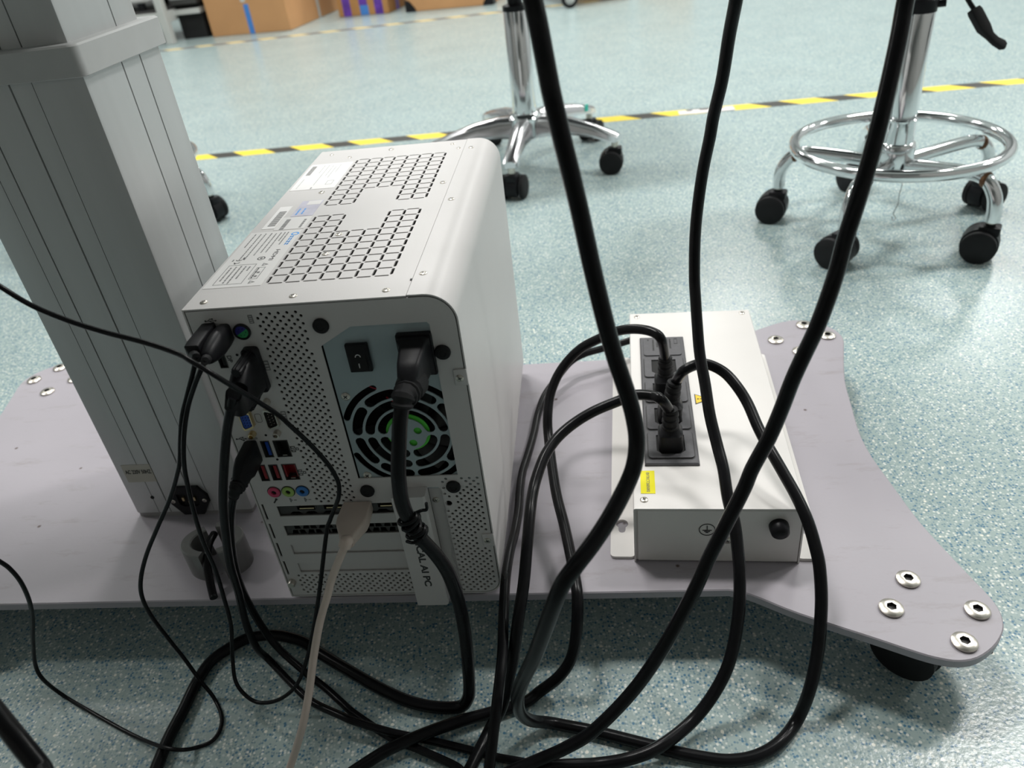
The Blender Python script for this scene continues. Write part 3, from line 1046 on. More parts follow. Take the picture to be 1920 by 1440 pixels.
def usb_sym(u, t, s=1.0):
    return [(bar2(u - 6 * s, t, u + 6 * s, t, 0.8 * s), []), (ngon(u - 6 * s, t, 1.3 * s, 10), []), ([(u + 6 * s, t + 1.2 * s), (u + 6 * s, t - 1.2 * s), (u + 8.2 * s, t)], []), (bar2(u - 3 * s, t + .2, u, t + 2.6 * s, .7 * s), []), (bar2(u, t + 2.4 * s, u + 2.6 * s, t + 2.4 * s, .8 * s), []), (ngon(u + 3 * s, t + 2.4 * s, 1.0 * s, 8), []), (bar2(u - 1 * s, t - .2, u + 2 * s, t - 2.6 * s, .7 * s), []), (rect(u + 2 * s, u + 4.2 * s, t - 3.4 * s, t - 1.6 * s), [])]


mark(usb_sym(19.0, 298.6, 0.62))
mark(usb_sym(8.6, 189.3, 0.62))
mark([(rect(15.0, 22.4, 188.5, 190.2), [rect(15.5, 21.9, 189.0, 189.7)])], mm='ink_grey')
mark([(rect(48.3, 51.8, 294.4, 301.6), [rect(48.9, 51.2, 295 + i * 1.6, 295.9 + i * 1.6) for i in range(4)])], mm='ink_grey')
mark([(rect(48.6, 52.6, 253.4, 262), [rect(49.2, 52.0, 254 + i * 2.6, 255.7 + i * 2.6) for i in range(3)])], mm='ink_grey')
mark([(rect(49.0, 53.0, 206.6, 214.6), [rect(49.6, 52.4, 207.2 + i * 2.5, 208.8 + i * 2.5) for i in range(3)])], mm='ink_grey')
mark([([(29.3 + a, 209.2 + b) for a, b in rr(5.2, 8.4, 1.6)], [[(29.3 + a, 209.2 + b) for a, b in rr(4.6, 7.8, 1.4)]])], mm='ink_grey')
text_part('print', 'DP', 5.0 * m, M['ink'], rear, frame(L(23.2, -0.3, 265.5), (0, 0, -1), (1, 0, 0)))
for u, t in ((51.0, 176.6), (50.6, 151.6)):
    mark([(rect(u - 3.2, u + .2, t + .7, t + 3.0), [rect(u - 2.7, u - .3, t + 1.2, t + 2.5)]), (rect(u - 3.2, u + .2, t - 3.0, t - .7), [rect(u - 2.7, u - .3, t - 2.5, t - 1.2)]), (rect(u + .6, u + 3.2, t - 1.3, t + 1.3), [rect(u + 1.1, u + 2.7, t - .8, t + .8)]), (rect(u - 3.6, u - 3.2, t - 3, t + 3), [])])
mark([(bar2(16.6, 118.8, 19.4, 122.6, 1.3), []), (ngon(19.6, 122.9, 1.2, 8), [])])
for u in (33.1, 46.1):
    mark([(rect(u - 1.6, u - .4, 119.2, 123.6), []), ([(u - .4, 120), (u - .4, 122.6), (u + 1, 121.3)], []), (rect(u + 2, u + 4.4, 121.0, 121.7), [])], mm='ink_grey')

# stickers on the top sheet


def sticker(name, u0, u1, v0, v1, mm, h=0.25, label=None):
    bm = B(); sheet(bm, rect(u0, u1, v0, v1), [], lambda x, y: L(x, y, PH + h), lambda x, y: L(x, y, PH))
    return part(name, bm, M[mm], topp, label=label)


def tprint(parent, polys, mm='ink_grey', h=0.34, name='print'):
    bm = B()
    for p, hs in polys:
        sheet(bm, p, hs, lambda x, y: L(x, y, PH + h), lambda x, y: L(x, y, PH + 0.2))
    return part(name, bm, M[mm], parent)


def words(u, v0, v1, w_, rng, fill=0.72):
    """a line of tiny unreadable print running along v"""
    out, v = [], v1
    while v > v0 + 1:
        l = min(rng.uniform(1.0, 4.2), v - v0)
        out.append((rect(u - w_ / 2, u + w_ / 2, v - l, v), []))
        v -= l + rng.uniform(0.5, 1.0)
    return out


rg = random.Random(2)
s1 = sticker('rating_label', 2.0, 49.0, 33.5, 143.0, 'film', label='pale label with rows of small print')
pl = []
for u, a, b in ((7.6, 110, 139), (7.6, 82, 86), (12.6, 84, 138.5), (17.0, 84, 139), (22.4, 92, 139), (26.8, 95, 138), (31.0, 97, 139), (34.6, 120, 139), (37.6, 112, 139)):
    pl += words(u, a, b, 1.1, rg)
for u, a, b in ((11.5, 44, 70), (15.5, 41, 71), (19.5, 40, 72), (23.6, 47, 71), (27.4, 62, 70)):
    pl += words(u, a, b, 1.3, rg)
tprint(s1, pl)
tprint(s1, [(rect(8.0, 31.6, 38.5, 74.5), [rect(8.5, 31.1, 39.0, 74.0)]), ([(37.0, 37.5), (42.0, 40.2), (37.0, 43)], [[(37.8, 38.9), (40.6, 40.2), (37.8, 41.6)]]), ([(37.0, 69.5), (42.0, 72.2), (37.0, 75)], [[(37.8, 70.9), (40.6, 72.2), (37.8, 73.6)]]), (rect(34.4, 41.6, 45.5, 67), [rect(34.9, 41.1, 46, 66.5)]), (rect(37.4, 39.8, 49, 52), []), (rect(37.4, 39.8, 56, 59), [])])
tprint(s1, [(ngon(31.5, 85.0, 3.4, 18), [ngon(31.5, 85.0, 2.5, 18)]), (ngon(31.5, 85.0, 1.2, 10), [])], 'ink')
tprint(s1, words(36.2, 47, 66, 1.2, rg), 'ink')
tprint(s1, [(rect(10.8, 12.2, 76.6, 78.2), []), (rect(15.2, 16.6, 85, 89), [])] + [([(12.6 + 3 * cos(radians(a)) * k, vv + 3 * sin(radians(a)) * k) for k, aa in ((1, range(-160, -19, 20)), (0.7, range(-20, -161, -20))) for a in aa], []) for vv in (80.5, 85.5)], 'ink')
text_part('print', 'HDMI', 5.2 * m, M['ink'], s1, frame(L(40.6, 90.5, PH + 0.3), (0, -1, 0), (1, 0, 0)), 21 * m)
tprint(s1, [(ngon(45.0, 134.0, 3.6, 18), [ngon(45.0, 134.0, 2.2, 18)])] + [(rect(42.6 + d, 43.4 + d, v_ - 2.2, v_ + 2.2), []) for v_ in (127.6, 122.6, 117.4, 112.4) for d in (-.2, 1.9)] + [(rect(42.4, 45.6, v_ - .5, v_ + .5), []) for v_ in (127.6, 122.6, 117.4, 112.4)], 'ink_blue')
s2 = sticker('barcode_label', 21.0, 49.0, 145.5, 175.5, 'film', label='grey translucent label with dark print')
tprint(s2, words(28.0, 146, 170, 4.0, rg) + words(44.5, 148, 168, 2.2, rg), 'ink_grey')
s2b = sticker('serial_label', 8.5, 20.5, 150, 205, 'paper')
tprint(s2b, [(rect(12.0, 19.0, 156 + 1.6 * i, 156.7 + 1.6 * i + (0.5 if i % 3 == 0 else 0)), []) for i in range(23)], 'ink_grey')
s3 = sticker('hologram_sticker', 27.0, 48.0, 176.5, 216.5, 'foil', label='silver hologram sticker')
tprint(s3, [(rect(34, 47, 205, 215.5), [])], 'film')
tprint(s3, words(31, 180, 196, 1.6, rg) + words(36, 181, 196, 1.6, rg), 'ink_blue')
s4 = sticker('paper_label', 2.6, 49.0, 250, 332, 'paper', label='white paper label with faint print')
tprint(s4, [(rect(5.5, 10.5, 296 + 1.5 * i, 296.8 + 1.5 * i), []) for i in range(20)], 'ink_grey')
tprint(s4, sum([words(u, a, b, 0.8, rg) for u, a, b in ((8, 254, 284), (19, 300, 326), (24, 262, 326), (29, 290, 324), (33, 284, 320), (37, 300, 326))], []), 'collar')
tprint(s4, [(rect(36, 43, 262, 274), [rect(36.6, 42.4, 262.6, 273.4)])], 'collar')
tprint(s4, words(24, 251.5, 256, 1.4, rg), 'ink_grey')

# ---------------------------------------------------------------- power distribution box
BX, BY, BYAW = 0.081251, 0.440054, YAW - 0.05
pdu = thing('power_box', 'white metal power box with a row of black sockets standing on the base plate', 'power box', (BX, BY, ZP), BYAW)
BW, BD, BH = 0.1285, 0.312, 0.058
bm = B(); box(bm, 0.0012, BW - 0.0012, 0.0012, BD - 0.0012, 0.0006, BH - 0.0014)
part('body', bm, M['white2'], pdu)
bm = B(); box(bm, 0.0030, BW - 0.0016, -0.0004, 0.0016, 0.0012, BH - 0.0022, 0.0006)
fr_ = part('end_panel', bm, M['white2'], pdu)
bm = B()
secs = []
for y in (-0.0008, BD):
    secs.append([Vector((x, y, z)) for x, z in ((0, 0), (0, BH - .0016), (.0005, BH - .0005), (.0016, BH), (BW - .0016, BH), (BW - .0005, BH - .0005), (BW, BH - .0016), (BW, 0), (BW - .0012, 0), (BW - .0012, BH - .0014), (.0012, BH - .0014), (.0012, 0))])
loft(bm, secs)
lid = part('lid', bm, M['white2'], pdu, 25)
for x0, x1, kx in ((-0.0195, 0.0006, -0.0100), (BW - 0.0006, BW + 0.0195, BW + 0.0100)):
    ho = []
    for ky in (0.040, 0.262):
        ho.append([(kx + 0.0052 * cos(radians(a)), ky + 0.0052 * sin(radians(a))) for a in range(-55, 236, 18)] + [(kx - 0.0029, ky - 0.0080), (kx - 0.0020, ky - 0.0100), (kx, ky - 0.0108), (kx + 0.0020, ky - 0.0100), (kx + 0.0029, ky - 0.0080)])
    sx = (x0 + x1) / 2
    o_ = [(sx + a, BD / 2 + b) for a, b in rr(x1 - x0, BD - 0.004, 0.0035)]
    bm = B(); sheet(bm, o_, ho, lambda x, y: (x, y, 0.0026), lambda x, y: (x, y, 0.0))
    part('flange', bm, M['white2'], pdu)
scr_box = screw_mesh(0.0031)
for x, y in ((0.0085, 0.0094), (0.0082, 0.3045), (0.1200, 0.3055)):
    put('screw', scr_box, lid, Matrix.Translation((x, y, BH)))
put('screw', scr_box, fr_, frame((0.0725, -0.0005, 0.0245), (1, 0, 0), (0, 0, 1)))
# earth symbol, black rotary gland
bm = B()
fy = lambda d: (lambda x, y: (x, -d, y))
sheet(bm, ngon(0.0565, 0.036, 0.0063, 28), [ngon(0.0565, 0.036, 0.0057, 28)], fy(.0008), fy(.0003))
for p in (rect(.0562, .0568, .0355, .0402), rect(.0530, .0600, .0350, .0356), rect(.0542, .0588, .0338, .0344), rect(.0554, .0576, .0326, .0332)):
    sheet(bm, p, [], fy(.0008), fy(.0003))
part('earth_symbol', bm, M['ink'], fr_)
bm = B(); lathe(bm, [(0.0075, 0), (0.0075, 0.003), (0.0068, 0.008), (0.0045, 0.0102), (0.0002, 0.0105)], 28, frame((0.1098, -0.0004, 0.0405), (1, 0, 0), (0, 0, 1)))
gl = part('cable_gland', bm, M['black'], fr_, 50)
# yellow serial sticker, warning triangle
bm = B(); box(bm, 0.0062, 0.0176, 0.0166, 0.0443, BH - .0002, BH + .0003)
st = part('serial_sticker', bm, M['yellow'], pdu, label='yellow sticker printed BVTKCT2605002')
text_part('print', 'BVTKCT2605002', 0.0036, M['ink_grey'], st, frame((0.0120, 0.0300, BH + 0.0004), (0, -1, 0), (1, 0, 0)), 0.0235)
tri = [(0.0580, 0.1370), (0.0724, 0.1452), (0.0580, 0.1535)]
tin = [(0.0588, 0.1384), (0.0706, 0.1452), (0.0588, 0.1521)]
zt = lambda d: (lambda x, y: (x, y, BH + d))
bm = B(); sheet(bm, tri, [], zt(.0003), zt(0))
tr = part('warning_triangle', bm, M['ink'], pdu, label='amber warning triangle with exclamation mark')
bm = B(); sheet(bm, tin, [], zt(.0004), zt(.0001)); part('triangle_face', bm, M['amber'], tr)
bm = B(); sheet(bm, rect(.0624, .0672, .1446, .1458), [], zt(.0005), zt(.0003)); sheet(bm, ngon(.0608, .1452, .0009, 10), [], zt(.0005), zt(.0003))
part('exclamation_mark', bm, M['ink'], tr)
# socket strip: label block and four sockets
SX0, SX1, SY0, SY1 = 0.0102, 0.0546, 0.0503, 0.2566
blocks = [(0.0570, 0.0925), (0.0965, 0.1335), (0.1375, 0.1725), (0.1795, 0.2145)]
bm = B()
secs = []
for ins, z in ((0, BH - .0002), (0, BH + .0014), (0.0012, BH + .0024)):
    secs.append([Vector((x, y, z)) for x, y in rect(SX0 + ins, SX1 - ins, SY0 + ins, SY1 - ins)])
loft(bm, secs)
strip = part('socket_strip', bm, M['socket'], pdu, 20)
for y0, y1 in blocks:
    cx, cy = (SX0 + SX1) / 2, (y0 + y1) / 2
    ov = [(cx + a, cy + b) for a, b in rr(0.0372, y1 - y0, 0.003)]
    hx = [(cx + a, cy + b) for a, b in ((-.0118, .0128), (-.0118, -.0085), (-.0075, -.0128), (.0075, -.0128), (.0118, -.0085), (.0118, .0128))]
    bm = B(); sheet(bm, ov, [hx], zt(.0036), zt(.0022))
    so = part('socket', bm, M['socket'], strip)
    bm = B(); sheet(bm, hx, [], zt(.0026), zt(.0022)); part('socket_hole', bm, M['dark'], so)
    gv = [(cx + a, cy + b) for a, b in rr(0.0392, y1 - y0 + .002, 0.0038)]
    bm = B(); sheet(bm, gv, [ov], zt(.00255), zt(.0022)); part('socket_groove', bm, M['ink'], so)
ov = [((SX0 + SX1) / 2 + a, 0.236 + b) for a, b in rr(0.0372, 0.0345, 0.003)]
bm = B(); sheet(bm, ov, [], zt(.0034), zt(.0022))
lb = part('rating_block', bm, M['socket'], strip, label='charcoal block with raised lettering')
bm = B()
rg = random.Random(5)
for x, y0, y1 in ((.0185, .2465, .2500), (.0235, .2270, .2490), (.0275, .2330, .2440), (.0375, .2440, .2500), (.0405, .2300, .2500)):
    v = y1
    while v > y0 + .001:
        l = rg.uniform(.0012, .003)
        sheet(bm, rect(x - .0008, x + .0008, v - l, v), [], zt(.0037), zt(.0033))
        v -= l + .0007
sheet(bm, rect(.0445, .0480, .2400, .2500), [rect(.0449, .0476, .2404, .2496)], zt(.0037), zt(.0033))
part('raised_lettering', bm, M['ink'], lb)

# ---------------------------------------------------------------- cables
CABLES={
 'upper_socket_cord':(0.0045,[(0.1413,0.5865,0.1469),(0.1408,0.5866,0.1559),(0.1355,0.5787,0.1811),(0.1285,0.5856,0.1863),(0.1155,0.5966,0.1848),(0.1015,0.6053,0.1798),(0.0876,0.6117,0.1714),(0.0671,0.6158,0.1593),(0.0482,0.6111,0.143),(0.0353,0.5959,0.1289),(0.029,0.5758,0.1164),(0.0269,0.5557,0.1041),(0.0258,0.5002,0.0922),(0.0282,0.4603,0.086),(0.0294,0.4145,0.0799),(0.0285,0.3929,0.0744),(0.024,0.3786,0.0524),(0.0179,0.3724,0.0339),(0.007,0.3689,0.0194),(-0.0082,0.3679,0.0065),(-0.0228,0.3606,0.0045),(-0.0505,0.3545,0.0065),(-0.0691,0.35,0.0085),(-0.0958,0.3423,0.0105),(-0.1221,0.3336,0.0105),(-0.1443,0.3249,0.0065),(-0.162,0.3152,0.0045)]),
 'mains_cord':(0.004,[(0.1586,0.743,0.0789),(0.1586,0.7593,0.0779),(0.1248,0.74,0.0844),(0.1026,0.734,0.0842),(0.0837,0.728,0.0843),(0.0662,0.7197,0.0807),(0.0464,0.6971,0.0736),(0.0321,0.6761,0.0688),(0.0223,0.6495,0.0647),(0.0155,0.6195,0.0646),(0.006,0.5842,0.0653),(-0.0005,0.5609,0.0663),(-0.005,0.5325,0.0685),(-0.0086,0.5034,0.0697),(-0.0136,0.4737,0.0736),(-0.0188,0.4467,0.0799),(-0.0239,0.4145,0.0836),(-0.028,0.3801,0.0804),(-0.0311,0.3549,0.0729),(-0.0359,0.3321,0.0654),(-0.0417,0.3164,0.0488),(-0.0472,0.3004,0.0334),(-0.0517,0.2873,0.0225)]),
 'lower_socket_cord':(0.0045,[(0.1266,0.5079,0.1449),(0.1262,0.5084,0.1534),(0.118,0.5035,0.1704),(0.1116,0.51,0.1711),(0.0987,0.5153,0.1701),(0.0864,0.5162,0.166),(0.0645,0.5145,0.1597),(0.0466,0.5101,0.1531),(0.0313,0.5006,0.1477),(0.0198,0.4861,0.1437),(0.0118,0.4708,0.1387),(0.0061,0.4559,0.1341),(0.0014,0.4354,0.1302),(-0.0043,0.4102,0.1191),(-0.0097,0.3892,0.1053),(-0.0167,0.372,0.0881),(-0.0235,0.3595,0.0653),(-0.03,0.3518,0.0462),(-0.0374,0.3456,0.0258),(-0.0478,0.3397,0.0105),(-0.0563,0.324,0.0105),(-0.0645,0.309,0.0105),(-0.0715,0.2964,0.0105)]),
 'hanging_socket_cord':(0.0045,[(0.138,0.5469,0.1479),(0.141,0.5469,0.1569),(0.1439,0.5371,0.1724),(0.1516,0.5374,0.1765),(0.1608,0.538,0.1774),(0.1693,0.5345,0.1756),(0.1773,0.5262,0.1722),(0.1832,0.513,0.1666),(0.1874,0.4987,0.1593),(0.1891,0.4791,0.1513),(0.191,0.4635,0.1458),(0.1935,0.4484,0.1409),(0.1962,0.4353,0.1355),(0.1995,0.4188,0.1285),(0.2019,0.4012,0.1198),(0.2027,0.3853,0.1084),(0.2027,0.3745,0.0973),(0.1999,0.3593,0.0778),(0.1936,0.3421,0.0515),(0.1839,0.3267,0.028),(0.1733,0.3182,0.0045),(0.1553,0.3038,0.0045),(0.1365,0.2967,0.0045),(0.1175,0.2961,0.0045),(0.1,0.3007,0.0045),(0.0826,0.307,0.0045),(0.0652,0.3146,0.0045),(0.0275,0.3306,0.0045),(0.0101,0.3369,0.0045),(-0.0041,0.3398,0.0077),(-0.0173,0.3344,0.0215),(-0.0229,0.3228,0.0494),(-0.0224,0.3063,0.0882),(-0.0171,0.2936,0.1235),(-0.0064,0.2798,0.1663),(0.0067,0.2703,0.2158),(0.0128,0.2694,0.2327),(0.0205,0.272,0.2421),(0.031,0.2798,0.2486),(0.0422,0.2905,0.2558),(0.0537,0.303,0.2656),(0.0586,0.3086,0.2743),(0.0609,0.3149,0.2838),(0.0604,0.3196,0.2947),(0.0585,0.3228,0.3052),(0.0562,0.3255,0.3147),(0.0533,0.3286,0.3267),(0.0495,0.332,0.3466),(0.0453,0.3377,0.3735),(0.0418,0.3425,0.3991),(0.0392,0.345,0.4158),(0.0365,0.3485,0.432),(0.0336,0.3525,0.451),(0.0324,0.3566,0.4627),(0.0308,0.3609,0.4784),(0.0296,0.3651,0.4885),(0.0283,0.3718,0.5024),(0.0275,0.3809,0.5218),(0.0284,0.3921,0.5444),(0.0251,0.3988,0.6716),(0.0217,0.4054,0.7988),(0.0184,0.4121,0.926)]),
 'middle_hanging_cord':(0.0045,[(0.1681,0.4616,0.926),(0.1681,0.4783,0.7879),(0.1681,0.4949,0.6497),(0.1681,0.5116,0.5116),(0.1739,0.5307,0.4859),(0.1774,0.5423,0.4671),(0.1761,0.5441,0.4516),(0.1754,0.5529,0.4285),(0.1735,0.558,0.3997),(0.1704,0.5647,0.3735),(0.1687,0.5664,0.3578),(0.1647,0.5678,0.3325),(0.1611,0.5668,0.3036),(0.1585,0.5626,0.2789),(0.1569,0.5555,0.2497),(0.1561,0.5478,0.2344),(0.1549,0.5369,0.2178),(0.1529,0.52,0.1993),(0.1521,0.4999,0.1831),(0.1503,0.4783,0.1684),(0.1505,0.4573,0.1545),(0.1502,0.4396,0.1457),(0.1483,0.4197,0.1336),(0.1489,0.4047,0.1234),(0.1475,0.3887,0.1081),(0.1459,0.378,0.0972),(0.1411,0.3618,0.0762),(0.1314,0.3449,0.0504),(0.1187,0.3343,0.0305),(0.0991,0.3224,0.0159),(0.0724,0.3074,0.014),(0.0498,0.303,0.0105),(0.0249,0.3043,0.0065),(-0.0067,0.3042,0.0105),(-0.0255,0.3006,0.0075),(-0.0395,0.2919,0.0045)]),
 'right_hanging_cord':(0.0045,[(0.2611,0.48,0.926),(0.2544,0.47,0.7899),(0.2478,0.46,0.6539),(0.2411,0.45,0.5178),(0.238,0.4429,0.4977),(0.233,0.4355,0.4773),(0.2285,0.4292,0.4586),(0.2224,0.4186,0.4424),(0.2145,0.4064,0.4238),(0.2069,0.3953,0.4068),(0.2005,0.3872,0.3907),(0.1921,0.3779,0.371),(0.1859,0.3725,0.3536),(0.1808,0.3662,0.3403),(0.1754,0.3614,0.3258),(0.1694,0.3579,0.3094),(0.1652,0.3583,0.2954),(0.159,0.3563,0.2796),(0.1536,0.3557,0.2585),(0.1473,0.3542,0.2398),(0.138,0.3514,0.2209),(0.1328,0.3488,0.2078),(0.1211,0.3418,0.188),(0.1086,0.3358,0.1642),(0.0968,0.3288,0.1407),(0.0754,0.3206,0.1008),(0.0536,0.3159,0.0662),(0.0257,0.3085,0.0404),(0.0049,0.3062,0.0277),(-0.0146,0.3059,0.0181),(-0.0347,0.3009,0.0165),(-0.0529,0.2937,0.0165)]),
 'vga_cable':(0.003,[(-0.1649,0.3878,0.2949),(-0.1698,0.387,0.2845),(-0.1761,0.3877,0.271),(-0.1847,0.3873,0.2484),(-0.1962,0.3902,0.2164),(-0.207,0.3959,0.1795),(-0.2163,0.4038,0.1458),(-0.2247,0.4143,0.107),(-0.2338,0.4227,0.065),(-0.2373,0.4279,0.0274),(-0.2343,0.4331,0.003),(-0.2078,0.403,0.005),(-0.1885,0.3839,0.006),(-0.1628,0.366,0.01),(-0.151,0.3594,0.01),(-0.1233,0.3475,0.009),(-0.097,0.3416,0.003),(-0.0639,0.3287,0.003),(-0.0445,0.3207,0.003),(-0.0248,0.3141,0.003),(-0.0082,0.3063,0.003),(0.0022,0.298,0.003)]),
 'display_cable':(0.003,[(-0.1939,0.4065,0.2101),(-0.2019,0.4093,0.1944),(-0.2124,0.416,0.1681),(-0.2223,0.4228,0.1347),(-0.228,0.4275,0.1035),(-0.2329,0.4369,0.0685),(-0.2325,0.4406,0.0377),(-0.2243,0.4355,0.015),(-0.2026,0.417,0.005),(-0.1813,0.3981,0.003),(-0.1664,0.3829,0.003),(-0.1536,0.3703,0.003),(-0.1244,0.347,0.003),(-0.1035,0.3346,0.004),(-0.077,0.3193,0.003),(-0.0701,0.312,0.003),(-0.0643,0.2977,0.003)]),
 'computer_power_cord':(0.0048,[(-0.065,0.3806,0.2838),(-0.0674,0.3758,0.2766),(-0.0693,0.3724,0.2695),(-0.0718,0.3695,0.2577),(-0.0743,0.3675,0.2456),(-0.076,0.3663,0.2347),(-0.0776,0.367,0.2173),(-0.0763,0.368,0.2007),(-0.0721,0.3686,0.1833),(-0.065,0.3693,0.1662),(-0.0599,0.37,0.1489),(-0.0574,0.3703,0.1312),(-0.0564,0.3723,0.1067),(-0.0566,0.3697,0.0809),(-0.0581,0.3655,0.0563),(-0.0606,0.364,0.0302),(-0.0639,0.3635,0.0149),(-0.0714,0.3638,0.0058),(-0.0903,0.3667,0.0048),(-0.1115,0.3748,0.0048),(-0.1336,0.3885,0.0048),(-0.1568,0.4058,0.0048),(-0.19,0.4317,0.0048),(-0.2074,0.4464,0.0048),(-0.2326,0.457,0.0048),(-0.2563,0.4578,0.0048),(-0.2728,0.4485,0.0048),(-0.2854,0.4362,0.0048),(-0.2918,0.4163,0.0048),(-0.2955,0.3922,0.0048),(-0.2998,0.3696,0.0048),(-0.302,0.3453,0.0048),(-0.3026,0.3311,0.0048)]),
 'white_cable':(0.0029,[(-0.1284,0.3959,0.1612),(-0.1309,0.3932,0.157),(-0.1353,0.3911,0.1501),(-0.143,0.3881,0.1364),(-0.1493,0.3829,0.123),(-0.1549,0.379,0.1116),(-0.1596,0.3744,0.1008),(-0.1665,0.3656,0.0819),(-0.1737,0.3531,0.0592),(-0.182,0.3395,0.0383),(-0.1972,0.3324,0.0069),(-0.2018,0.3192,0.0029)]),
 'looping_thin_cable':(0.00155,[(-0.1777,0.399,0.3157),(-0.1816,0.3969,0.3105),(-0.1886,0.3977,0.3008),(-0.1986,0.3992,0.2848),(-0.2052,0.3942,0.2682),(-0.2117,0.393,0.2481),(-0.2164,0.3947,0.2287),(-0.2208,0.3957,0.2028),(-0.2248,0.3986,0.1744),(-0.2276,0.4031,0.1448),(-0.232,0.4053,0.1115),(-0.2375,0.4078,0.0788),(-0.2475,0.4077,0.0422),(-0.2499,0.4012,0.0195),(-0.2405,0.3925,0.0098),(-0.2281,0.3865,0.0098),(-0.2109,0.3829,0.0171),(-0.1951,0.3843,0.0302),(-0.1815,0.3884,0.0547),(-0.169,0.3944,0.0858),(-0.158,0.3994,0.1172),(-0.1442,0.4083,0.16),(-0.1391,0.4095,0.171),(-0.1332,0.4094,0.1817),(-0.128,0.4078,0.1921),(-0.1254,0.4079,0.2032),(-0.1262,0.4079,0.2124),(-0.1287,0.4081,0.2218),(-0.1335,0.4079,0.2342),(-0.1385,0.4065,0.2467),(-0.1429,0.4029,0.2595),(-0.1449,0.3985,0.2692),(-0.1476,0.391,0.2815),(-0.1502,0.3852,0.291),(-0.1523,0.3792,0.3),(-0.1569,0.3741,0.3104),(-0.1638,0.3701,0.3226),(-0.1744,0.3746,0.3295),(-0.1844,0.3822,0.3319),(-0.2038,0.3912,0.3365),(-0.2256,0.3983,0.3419),(-0.2459,0.4034,0.3497),(-0.2641,0.4068,0.3605),(-0.2775,0.4092,0.3733),(-0.2843,0.4058,0.3863),(-0.2929,0.4043,0.4022),(-0.3096,0.4076,0.5768),(-0.3262,0.411,0.7514),(-0.3429,0.4143,0.926)]),
 'sagging_thin_cable':(0.00155,[(-0.1835,0.4025,0.3174),(-0.1886,0.4019,0.3073),(-0.1971,0.4017,0.2924),(-0.2055,0.4013,0.2771),(-0.2123,0.4007,0.2598),(-0.2176,0.401,0.2456),(-0.2232,0.4021,0.2345),(-0.237,0.4052,0.2118),(-0.2553,0.4064,0.1863),(-0.2728,0.4077,0.161),(-0.2839,0.4061,0.1401),(-0.2895,0.4061,0.1219),(-0.2918,0.4085,0.0981),(-0.2898,0.4111,0.0657),(-0.2874,0.4127,0.0408),(-0.2815,0.4082,0.0211),(-0.2739,0.4026,0.0036),(-0.264,0.3866,0.0016),(-0.2616,0.3737,0.0016),(-0.2658,0.364,0.0016),(-0.2773,0.3602,0.0016),(-0.2833,0.3535,0.0111),(-0.296,0.3563,0.0121),(-0.3173,0.369,0.0046),(-0.3411,0.3832,0.0016),(-0.3783,0.4059,0.0016),(-0.4085,0.4251,0.0016),(-0.411,0.421,0.0296),(-0.4102,0.4226,0.0466),(-0.3963,0.4192,0.078),(-0.3814,0.414,0.1066),(-0.369,0.4069,0.1322),(-0.3618,0.4019,0.1556),(-0.3593,0.3978,0.1731),(-0.359,0.3937,0.1851),(-0.3579,0.3838,0.2066),(-0.3668,0.381,0.2206),(-0.3868,0.3877,0.4557),(-0.4068,0.3943,0.6909),(-0.4268,0.401,0.926)]),
 'corner_cord':(0.0045,[(-0.353,0.3133,0.926),(-0.333,0.2966,0.7039),(-0.313,0.28,0.4819),(-0.293,0.2633,0.2598),(-0.2703,0.2439,0.2484),(-0.253,0.2285,0.2395),(-0.24,0.2168,0.2344),(-0.2286,0.2066,0.2279),(-0.2176,0.1963,0.2214),(-0.1909,0.1896,0.1491),(-0.1643,0.183,0.0768),(-0.1376,0.1763,0.0045)]),
}


BM = Matrix.Translation((BX, BY, ZP)) @ Matrix.Rotation(BYAW, 4, 'Z')
PM = Matrix.Translation((OX, OY, ZP)) @ Matrix.Rotation(YAW, 4, 'Z')
PX, PY = Vector((cos(YAW), sin(YAW), 0)), Vector((-sin(YAW), cos(YAW), 0))
ZV = Vector((0, 0, 1))


def WP(u, o, t):
    return PM @ L(u, -o, t)


def cable(key, label, cat, k=12, n=8, m_='rubber', cord='jacket', grp=None):
    r, pts = CABLES[key]
    P0_ = Vector(pts[0])
    t = thing(key_names[key], label, cat, P0_, 0, grp)
    bm = B(); tube(bm, [Vector(p) - P0_ for p in pts], r, k, 0, n)
    part(cord, bm, M[m_], t, 80)
    return t, P0_


key_names = dict(upper_socket_cord='power_cable', lower_socket_cord='power_cable', hanging_socket_cord='power_cable', mains_cord='power_cable', middle_hanging_cord='power_cable', right_hanging_cord='power_cable', vga_cable='video_cable', display_cable='display_cable', computer_power_cord='power_cable', white_cable='white_video_cable', looping_thin_cable='mouse_cable', sagging_thin_cable='keyboard_cable', corner_cord='hose')


def at(P0_):
    return Matrix.Translation(-P0_)


def iec_straight(t, P0_, u, v, du=0.0, dv=0.0):
    """straight plug standing in a socket: body, ribbed strain relief"""
    b = Vector((u, v, BH + 0.0026)); tip = Vector((u + du, v + dv, BH + 0.0400))
    pt = lambda s: at(P0_) @ (BM @ (b + (tip - b) * s))
    sx = BM.to_3x3() @ Vector((1, 0, 0))
    bm = B()
    sweep(bm, [pt(s) for s in (0, .05, .40, .44, .50)], [(.0200, .0215, .004), (.0206, .0222, .0045), (.0200, .0205, .0045), (.0170, .0170, .0060), (.0150, .0150, .0070)], sx)
    pl = part('plug', bm, M['black'], t, 40)
    bm = B()
    ss = [.46, .56, .58, .63, .65, .73, .75, .80, .82, .90, .92, .97, 1.0]
    rr_ = [.0147, .0145, .0118, .0118, .0142, .0140, .0114, .0114, .0136, .0134, .0112, .0128, .0118]
    sweep(bm, [pt(s) for s in ss], [(a, a, a * .49) for a in rr_], sx)
    part('strain_relief', bm, M['mattblack'], pl, 40)
    return pl


